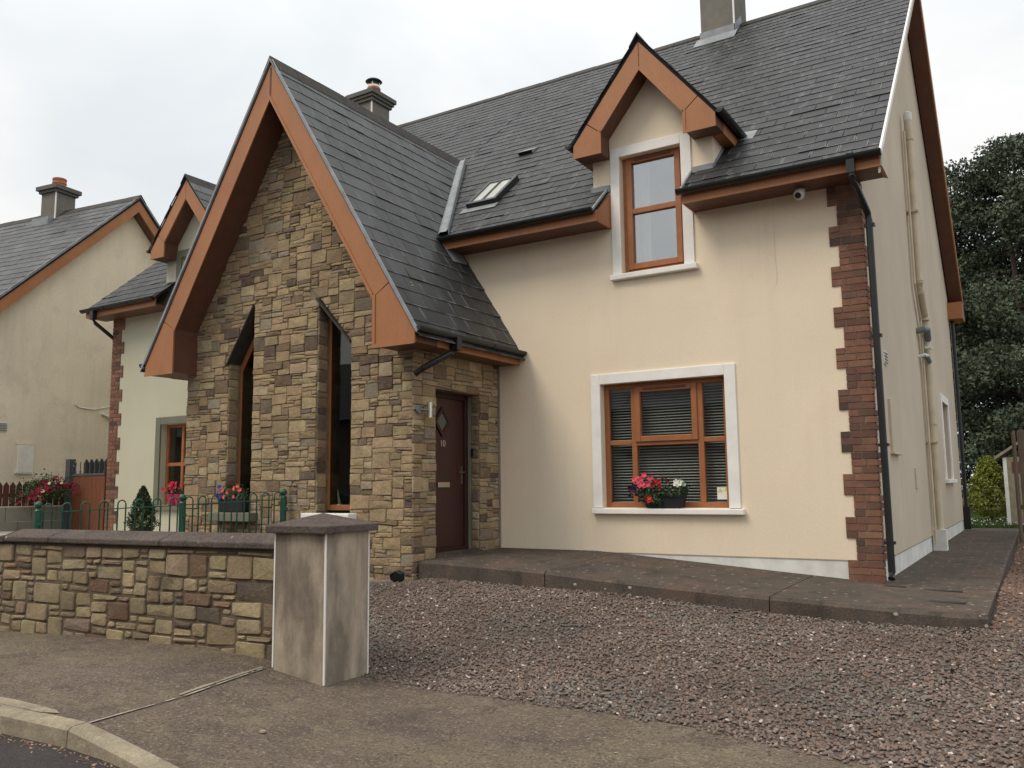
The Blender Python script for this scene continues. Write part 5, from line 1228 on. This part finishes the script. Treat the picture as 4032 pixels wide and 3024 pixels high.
# ------------------------------------------------------------------ leaves and flowers
def leaf_cloud(name, P, size, cols, parent, rng, m='leaf', flat=0.0, aspect=.6):
    """P (n,3) leaf centres; one diamond of two faces for each leaf"""
    n = len(P); size = np.broadcast_to(np.asarray(size, float), (n,))
    a = rng.normal(size=(n, 3)); a[:, 2] *= (1-flat); a /= np.linalg.norm(a, axis=1)[:, None]
    b = np.cross(a, rng.normal(size=(n, 3))); b /= np.linalg.norm(b, axis=1)[:, None]
    c = np.cross(a, b)
    V = np.stack([P-a*size[:, None]*.5, P+b*size[:, None]*aspect*.5+c*size[:, None]*.08, P+a*size[:, None]*.5, P-b*size[:, None]*aspect*.5+c*size[:, None]*.08], 1).reshape(-1, 3)
    F = np.arange(4*n).reshape(n, 4); C = np.repeat(cols, 4, 0)
    return np_mesh(name, V, F, C, MT[m], parent)
def leafcols(n, base, rng, var=.35):
    k = rng.uniform(1-var, 1+var, (n, 1)); return np.clip(np.array(base)[None]*k*rng.uniform(.9, 1.1, (n, 3)), 0, 1)
def flower(p, r, col, dirv, rng, parent, name='flower', petals=5):
    d = Vector(dirv).normalized(); a = d.cross(Vector((.3, .2, 1))).normalized(); b = d.cross(a); V = [Vector(p)-d*r*.35]; F = []; ph = rng.uniform(0, 6)
    n = petals*3
    for k in range(n):
        t = ph+2*math.pi*k/n; rr = r*(.72 if k % 3 == 0 else 1.0)*rng.uniform(.9, 1.08); V.append(Vector(p)+a*rr*math.cos(t)+b*rr*math.sin(t)+d*r*rng.uniform(-.12, .22))
    for k in range(n): F.append((0, 1+k, 1+(k+1) % n))
    mb = MB(); mb.add(V, F, tuple(min(1, c*rng.uniform(.8, 1.15)) for c in col)); return mb.build(name, MT['petal'], parent)
PINK, RED, WHITE, PURP, CORAL, MAG, CREAM, ORAN = (.72, .10, .15), (.50, .02, .02), (.78, .76, .68), (.045, .012, .05), (.75, .14, .11), (.24, .010, .035), (.70, .66, .40), (.65, .06, .03)
rf = random.Random(5)
fb = root('flower_box', 'charcoal window box of pink, red and white petunias on the white sill', 'flower box', (-2.36, .0, .755))
TR = [(-2.60, -.05), (-2.12, -.05), (-2.12, .09), (-2.60, .09)]
g = MB(); lo = [Vector((x*1.0+(.03 if x < -2.4 else -.03), y, .757)) for x, y in TR]; hi = [Vector((x-(.015 if x < -2.4 else -.015), y-(.012 if y < 0 else -.0), .905)) for x, y in TR]
g.add(lo+hi, [(0, 1, 2, 3), (0, 4, 5, 1), (1, 5, 6, 2), (2, 6, 7, 3), (3, 7, 4, 0), (4, 7, 6, 5)]); tr = g.build('trough', MT['trough'], fb, bevel=.008)
g = MB(); g.box(-2.625, -2.095, -.068, -.058, .890, .912); g.build('rim', MT['trough'], fb)
n = 900; P_ = np.stack([NR.uniform(-2.74, -2.06, n), NR.normal(-.02, .05, n), .90+np.abs(NR.normal(0, .065, n))], 1)
P_ = np.concatenate([P_, np.stack([NR.uniform(-2.60, -2.36, 150), NR.normal(-.09, .015, 150), NR.uniform(.80, .92, 150)], 1), np.stack([NR.uniform(-2.14, -2.06, 120), NR.normal(-.03, .03, 120), NR.uniform(.92, 1.03, 120)], 1)])
leaf_cloud('foliage', P_, NR.uniform(.02, .045, len(P_)), leafcols(len(P_), (.045, .075, .03), NR), fb, NR)
for x, z, c, r in ((-2.70, 1.10, PINK, .036), (-2.66, 1.115, PINK, .03), (-2.64, 1.075, PINK, .036), (-2.61, 1.095, PINK, .034), (-2.575, 1.15, PINK, .034), (-2.50, 1.11, PINK, .038), (-2.59, 1.045, PINK, .034), (-2.53, 1.045, PINK, .042), (-2.62, 1.03, PINK, .035), (-2.57, 1.02, PINK, .03), (-2.68, 1.065, PINK, .03),
                   (-2.43, 1.085, RED, .033), (-2.39, 1.065, RED, .03), (-2.46, 1.07, (.25, .015, .02), .03), (-2.45, 1.03, (.25, .02, .02), .035), (-2.38, 1.02, RED, .032), (-2.33, 1.11, (.06, .012, .02), .022), (-2.30, 1.09, (.09, .012, .02), .02), (-2.26, 1.06, (.10, .015, .02), .02), (-2.40, .93, (.20, .02, .03), .015),
                   (-2.175, 1.065, WHITE, .038), (-2.13, 1.05, WHITE, .042), (-2.15, 1.025, WHITE, .03), (-2.085, 1.035, WHITE, .026), (-2.105, 1.065, WHITE, .022), (-2.19, 1.035, WHITE, .025),
                   (-2.72, 1.02, PURP, .035), (-2.76, .99, PURP, .035), (-2.70, .975, PURP, .04), (-2.735, .95, PURP, .035), (-2.765, .90, PURP, .032), (-2.66, .94, PURP, .03), (-2.685, 1.03, PURP, .03),
                   (-2.53, .90, ORAN, .032), (-2.50, .88, ORAN, .03), (-2.535, .865, ORAN, .028), (-2.49, .855, ORAN, .028), (-2.515, .84, ORAN, .025)):
    flower((x, -.10+rf.uniform(-.02, .03), z), r, c, (rf.uniform(-.3, .5), -1, rf.uniform(-.1, .6)), rf, fb)
# planter on the stone slit window sill
fb2 = root('flower_box', 'charcoal planter of coral and violet flowers on the slit window sill', 'flower box', (-7.62, -1.85, .735))
g = MB(); lo = [Vector(p) for p in ((-7.86, -1.93, .738), (-7.42, -1.93, .738), (-7.42, -1.78, .738), (-7.86, -1.78, .738))]; hi = [p+Vector(((-.03 if p.x < -7.6 else .03), (-.02 if p.y < -1.85 else .0), .19)) for p in lo]
g.add(lo+hi, [(0, 1, 2, 3), (0, 4, 5, 1), (1, 5, 6, 2), (2, 6, 7, 3), (3, 7, 4, 0), (4, 7, 6, 5)]); g.build('trough', MT['trough'], fb2, bevel=.008)
n = 500; P_ = np.stack([NR.uniform(-7.92, -7.40, n), NR.normal(-1.87, .05, n), .92+np.abs(NR.normal(0, .06, n))], 1); leaf_cloud('foliage', P_, NR.uniform(.02, .045, n), leafcols(n, (.04, .07, .028), NR), fb2, NR)
for k in range(16):
    v = k < 7; flower((rf.uniform(-7.98, -7.78) if v else rf.uniform(-7.82, -7.42), -1.95+rf.uniform(-.03, .03), rf.uniform(.93, 1.08)), rf.uniform(.026, .036), (.13, .05, .33) if v else CORAL, (rf.uniform(-.3, .5), -1, rf.uniform(0, .5)), rf, fb2)
# pink pot in the neighbour window
fb3 = root('flower_pot', 'pink planter of red blooms on the neighbour window sill', 'flower pot', (-11.4, -.02, .78))
g = MB(); g.lathe((-11.42, .0, .778), [(.08, 0), (.105, .16), (.112, .17), (.112, .19), (.09, .19)], 18); g.lathe((-11.22, .0, .778), [(.08, 0), (.105, .16), (.112, .17), (.112, .19), (.09, .19)], 18); g.build('planter', MT['pinkpot'], fb3)
n = 200; P_ = np.stack([NR.normal(-11.32, .12, n), NR.normal(-.02, .05, n), .98+np.abs(NR.normal(0, .05, n))], 1); leaf_cloud('foliage', P_, NR.uniform(.03, .05, n), leafcols(n, (.05, .08, .03), NR), fb3, NR)
for k in range(18): flower((rf.gauss(-11.34, .10), -.08+rf.uniform(-.03, .03), rf.uniform(1.0, 1.17)), rf.uniform(.03, .045), (.55, .03, .07), (rf.uniform(-.3, .5), -1, rf.uniform(0, .5)), rf, fb3)
# hanging mound of flowers on the picket fence
fb4 = root('flower_basket', 'mound of crimson and cream flowers over the picket fence', 'flower basket', (-14.6, -.55, 1.0))
n = 2600; P_ = np.stack([NR.normal(-14.58, .20, n), NR.normal(-.50, .21, n), NR.normal(1.12, .10, n)], 1)
P_[:, 2] -= .25*np.abs(P_[:, 1]+.42)**1.2
leaf_cloud('foliage', P_, NR.uniform(.03, .06, n), leafcols(n, (.05, .075, .03), NR), fb4, NR)
for k in range(120):
    y = rf.gauss(-.48, .24); x = rf.gauss(-14.5, .13); z = 1.20+rf.gauss(0, .075)-.45*abs(y+.38); cr = (rf.random() < .55 and -.75 < y < -.42 and z < 1.25)
    flower((x+.12, y, z), rf.uniform(.028, .042), CREAM if cr and rf.random() < .6 else MAG, (.6+rf.uniform(-.3, .3), -.7, rf.uniform(0, .7)), rf, fb4)
g = MB(); g.lathe((-14.62, -.50, .84), [(.03, 0), (.16, .06), (.19, .16)], 14); g.build('basket', MT['darkiron'], fb4)

# conifers
def conifer(rt_, base, h, r, n, col, rng, leaf=.07, power=.8, seedcol=.35, up_=0.0):
    t = rng.uniform(0, 1, n)**.75; ang = rng.uniform(0, 2*math.pi, n); lob = 1+.22*np.sin(ang*5+t*19)+.12*np.sin(ang*9-t*31)
    rad = r*(np.minimum(1, (1-t)*1.25+.02)**power)*(.45+.55*np.minimum(1, t*6))*lob*np.sqrt(rng.uniform(.35, 1, n))
    P = np.stack([base[0]+rad*np.cos(ang), base[1]+rad*np.sin(ang), base[2]+h*t], 1)
    return leaf_cloud('foliage', P, rng.uniform(.6, 1.3, n)*leaf, leafcols(n, col, rng, seedcol), rt_, rng, aspect=.3)
cf = root('conifer', 'small dark potted conifer behind the green railing', 'shrub', (-9.2, -2.2, .18))
conifer(cf, (-9.18, -2.15, .45), .64, .19, 6500, (.05, .075, .03), NR, .045, .75)
g = MB(); g.tube([(-9.18, -2.15, .3), (-9.18, -2.15, .95)], [.02, .006], 8); g.build('trunk', MT['bark'], cf); g = MB(); g.lathe((-9.18, -2.15, .19), [(.10, 0), (.14, .30), (.15, .33)], 16); g.build('pot', MT['darkiron'], cf)
sh = root('shrub', 'small yellow green shrub behind the railing by the stone porch', 'shrub', (-8.95, -1.2, .2))
n = 500; P_ = np.stack([NR.normal(-8.98, .08, n), NR.normal(-1.2, .08, n), NR.uniform(.35, .78, n)], 1); leaf_cloud('foliage', P_, NR.uniform(.03, .05, n), leafcols(n, (.16, .18, .045), NR), sh, NR)
g = MB(); g.tube([(-8.98, -1.2, .18), (-8.98, -1.2, .6)], .012, 6); g.build('stem', MT['bark'], sh)

# ------------------------------------------------------------------ back garden on the right
lawn = strip('lawn', [-6, -2, 0, 2, 4, 9], lambda x: 12.0, lambda x: 40.0, 6, MT['lawn'], lambda x, y: np.full_like(x, -.03))
n = 26000; gx = NR.uniform(-1.6, 2.6, n); gy = 12.0+NR.uniform(0, 1, n)**1.3*11; hgt = NR.uniform(.04, .11, n); lean = NR.normal(0, .03, (n, 2))
V = np.stack([np.stack([gx-.006, gy, np.full(n, -.03)], 1), np.stack([gx+.006, gy, np.full(n, -.03)], 1), np.stack([gx+lean[:, 0], gy+lean[:, 1], -.03+hgt], 1)], 1).reshape(-1, 3)
gr = np_mesh('grass', V, np.arange(3*n).reshape(n, 3), np.repeat(leafcols(n, (.07, .115, .028), NR), 3, 0), MT['leaf']); gr['kind'] = 'stuff'
n = 160; P_ = np.stack([NR.uniform(-.6, 1.3, n), 12.2+NR.uniform(0, 4.5, n), np.full(n, .07)], 1); dz = leaf_cloud('daisy_patch', P_, .035, np.tile([[.75, .75, .7]], (n, 1)), None, NR, 'petal', aspect=.9); dz['kind'] = 'stuff'
gs = root('golden_conifer', 'yellow green conifer bush on the lawn behind the house', 'shrub', (.32, 16, 0))
conifer(gs, (.32, 16, .10), 1.58, .58, 9000, (.20, .22, .035), NR, .085, .62, .45)
g = MB(); g.tube([(.32, 16, -.03), (.32, 16, 1.3)], [.05, .01], 8); g.build('trunk', MT['bark'], gs)
def tree(x, y, h, r, n, col, label, rng, skirt=.12, leaf=.12):
    t_ = root('tree', label, 'tree', (x, y, 0), 'trees behind the back garden')
    g = MB(); rr = random.Random(int(x*100)); g.tube([(x, y, -.1), (x+.1, y, h*.4), (x-.1, y+.1, h*.75), (x, y, h*.93)], [.20, .12, .06, .015], 10); g.build('trunk', MT['bark'], t_)
    g = MB(); tips = []
    for k in range(80):
        z = h*rr.uniform(.10, .9); a = rr.uniform(0, 2*math.pi); L_ = r*(1.05-.55*(z/h)**1.6)*rr.uniform(.6, 1.05); p0 = Vector((x, y, z)); p2 = p0+Vector((math.cos(a)*L_, math.sin(a)*L_, L_*rr.uniform(.05, .55))); p1 = (p0+p2)/2+Vector((0, 0, rr.uniform(-.1, .25)))
        g.tube([p0, p1, p2], [.05, .03, .008], 5); tips += [(p1, .5), (p2, .45), (p0*.3+p2*.7, .5)]
    for k in range(22): a = rr.uniform(0, 6.28); tips.append((Vector((x+math.cos(a)*r*.45*rr.random(), y+math.sin(a)*r*.45*rr.random(), h*rr.uniform(.86, 1.0))), .34))
    g.build('limb', MT['bark'], t_)
    per = n//len(tips); PP, CC = [], []
    for c, s in tips:
        s *= rr.uniform(.6, 1.3)*r/2.6; q = rng.normal(size=(per, 3)); q /= np.linalg.norm(q, axis=1)[:, None]; q *= (rng.uniform(0, 1, per)**.45)[:, None]*s*np.array([1.5, 1.5, .85]); PP.append(q+np.array(c)); CC.append(leafcols(per, np.array(col)*rr.uniform(.7, 1.35), rng, .3))
    leaf_cloud('crown', np.concatenate(PP), rng.uniform(.6, 1.3, per*len(tips))*leaf, np.concatenate(CC), t_, rng)
tree(1.3, 20.5, 11.7, 2.9, 80000, (.078, .10, .060), 'tall dark evergreen tree whose crown tops out beside the gable', NR)
tree(-1.6, 23.5, 12.4, 3.0, 50000, (.040, .058, .034), 'dark evergreen tree mostly hidden behind the house gable', NR)
tree(4.3, 22.5, 11.2, 3.0, 40000, (.05, .07, .036), 'dark evergreen tree past the right garden fence', NR)
hd = []
n = 90000; P_ = np.stack([NR.uniform(-3.5, 7, n), 25+NR.normal(0, .8, n), NR.uniform(0, 1, n)**.8*10.6+NR.normal(0, .3, n)], 1)
hdg = leaf_cloud('hedge', P_, NR.uniform(.10, .2, n), leafcols(n, (.032, .045, .026), NR), None, NR); tag(hdg, kind='stuff')
gf = root('garden_fence', 'weathered board fence with post at the right edge of the path', 'fence', (1.6, 9, 0))
g = MB(); g.tube([(1.075, 8.95, -.2), (1.075, 8.95, 1.90), (1.085, 8.95, 1.97)], [.035, .035, .02], 8); g.build('post', MT['oldwood'], gf)
for k in range(14):
    g = MB(); x = 1.135+k*.135; t = R.uniform(-.01, .01); g.prism([(x, 9.02+t, -.15), (x+.13, 9.02+t, -.15), (x+.13, 9.02+t, 1.95), (x+.11, 9.02+t, 1.99), (x+.02, 9.02+t, 1.99), (x, 9.02+t, 1.95)], (0, .02, 0)); g.build('board', MT['oldwood'], gf)
g = MB(); g.box(1.06, 3.1, 9.045, 9.10, .5, .58); g.box(1.06, 3.1, 9.045, 9.10, 1.5, 1.58); g.build('rail', MT['oldwood'], gf)
ph_ = root('playhouse', 'small wooden playhouse with sloping roof behind the board fence', 'playhouse', (1.0, 14, 0))
g = MB(); g.box(.74, 1.9, 14.0, 15.2, -.03, 1.60); g.build('wall', MT['shed'], ph_)
g = MB(); g.prism([(.54, 13.9, 1.60), (1.3, 13.9, 2.12), (1.3, 13.9, 2.06), (.56, 13.9, 1.54)], (0, 1.5, 0)); g.prism([(1.3, 13.9, 2.12), (2.1, 13.9, 1.60), (2.08, 13.9, 1.54), (1.3, 13.9, 2.06)], (0, 1.5, 0)); g.build('roof', MT['shed'], ph_)
g = MB(); g.box(.90, 1.2, 13.985, 14.0, 1.22, 1.48); g.build('window_panel', MT['redpaint'], ph_)
g = MB(); g.box(.72, .80, 13.97, 14.0, 0, 1.58); g.build('trim', MT['white'], ph_)

# house across the road, which the panes reflect
op = root('house', 'plain house across the road with dark roof, reflected in the panes', 'house', (2, -27, -.5))
g = MB(); g.box(-14, 12, -34, -26, -.6, 4.6); g.build('wall', MT['oppwall'], op)
g = MB(); g.prism([(-14.4, -25.6, 4.5), (-14.4, -30, 8.2), (-14.4, -34.4, 4.5)], (26.8, 0, 0)); g.build('roof', MT['opproof'], op)
op2 = root('house', 'second plain house further along the road opposite, reflected in the left panes', 'house', (-38, -27, -.5))
g = MB(); g.box(-64, -14.9, -34.2, -26.2, -.6, 4.7); g.build('wall', MT['oppwall'], op2)
g = MB(); g.prism([(-64.4, -25.6, 4.5), (-64.4, -30, 8.2), (-64.4, -34.4, 4.5)], (49.9, 0, 0)); g.build('roof', MT['opproof'], op2)

# ------------------------------------------------------------------ gravel
def pebbles(name, X, Y, Z, size, cols, rng):
    n = len(X); q = np.arange(6)*math.pi/3
    base = np.concatenate([np.stack([np.cos(q), np.sin(q), -.3+0*q], 1), np.stack([.66*np.cos(q+.3), .66*np.sin(q+.3), .75+0*q], 1), [[0, 0, .95]]])
    V = base[None]*(1+rng.uniform(-.2, .2, (n, 13, 1))); sc_ = np.stack([size*rng.uniform(.8, 1.3, n), size*rng.uniform(.55, .95, n), size*rng.uniform(.35, .6, n)], 1)*.5; V = V*sc_[:, None]
    a = rng.uniform(0, 6.283, n); c, s = np.cos(a), np.sin(a); x = V[..., 0]*c[:, None]-V[..., 1]*s[:, None]; y = V[..., 0]*s[:, None]+V[..., 1]*c[:, None]; z = V[..., 2]+V[..., 0]*rng.normal(0, .20, n)[:, None]
    V = np.stack([x+X[:, None], y+Y[:, None], z+Z[:, None]], 2).reshape(-1, 3)
    f = np.array([t for k in range(6) for t in ((k, (k+1) % 6, 6+k), ((k+1) % 6, 6+(k+1) % 6, 6+k), (6+k, 6+(k+1) % 6, 12))]); F = (f[None]+13*np.arange(n)[:, None, None]).reshape(-1, 3)
    o = np_mesh(name, V, F, np.repeat(cols, 13, 0), MT['gravel']); o['kind'] = 'stuff'; return o
def gravcols(n, rng, X=None, Y=None):
    pal = np.array([(.20, .148, .125), (.175, .132, .115), (.225, .17, .145), (.16, .142, .145), (.185, .185, .165), (.14, .112, .105), (.55, .50, .46), (.29, .25, .225)]); w = np.array([.29, .25, .17, .08, .06, .09, .018, .035]); w /= w.sum()
    k = rng.choice(len(pal), n, p=w)
    if X is not None:                                                # greyer patches
        gsel = (np.sin(X*2.3+1)*np.sin(Y*3.1+X*.8) > .35) & (rng.uniform(0, 1, n) < .45); k = np.where(gsel, rng.choice([3, 4, 4, 5], n), k)
    pt = 1.0 if X is None else (1+.14*np.sin(X*1.7+Y*1.1)*np.sin(Y*2.3-X*.6+.7)+.07*np.sin(X*5.1)*np.sin(Y*6.3+X))[:, None]
    return np.clip(pal[k]*np.array([.90, .865, .82])*pt*rng.uniform(.8, 1.2, (n, 1)), 0, 1)
n = 96000; X = NR.uniform(-5.4, 4.2, n); Y = -1.6-NR.uniform(0, 1, n)*4.4
ok = (Y > edge_y(X)-.02+NR.normal(0, .03, n)) & (Y < -1.76) & ~((X < -4.55) & (Y > -1.95))
X, Y = X[ok], Y[ok]; Z = zg(X, Y)+NR.uniform(0, .014, len(X))
pebbles('gravel', X, Y, Z, NR.uniform(.012, .033, len(X)), gravcols(len(X), NR, X, Y), NR)
n = 20000; X = 1.02+NR.uniform(0, 1, n)**1.2*3.2; Y = NR.uniform(-1.9, 9, n); Z = zg(X, Y)+NR.uniform(0, .014, n)
pebbles('gravel', X, Y, Z, NR.uniform(.018, .036, n), gravcols(n, NR, X, Y)*np.array([1.15, 1.0, .9]), NR)
# loose chips on footpath, path and in the gutter
n = 420; X = NR.uniform(-4.4, 3.4, n); t = NR.uniform(0, 1, n)**2; Y = edge_y(X)-.03-t*(edge_y(X)-kerb_y(X))*.95; Z = zg(X, Y)+.003
pebbles('loose_chippings', X, Y, Z, NR.uniform(.008, .020, n), gravcols(n, NR), NR)
n = 380; X = NR.uniform(-5.6, -2.2, n); Y = kerb_y(X)-.14-np.abs(NR.normal(0, .045, n)); Z = np.full(n, -.459)
pebbles('gutter_grit', X, Y, Z, NR.uniform(.006, .024, n), np.clip(np.array([[.20, .13, .09]])*NR.uniform(.5, 1.9, (n, 1)), 0, 1), NR)
for k, (x, y, s, lab) in enumerate(((-2.62, -5.86, .045, 'single pale pebble lying out on the open footpath'),)):
    q = MB(); q.lathe((x, y, float(zg(x, y))), [(.012, 0), (.022, .006), (.018, .016), (.006, .02)], 9); tag(q.build('pebble', MT['kerb']), lab, 'pebble')
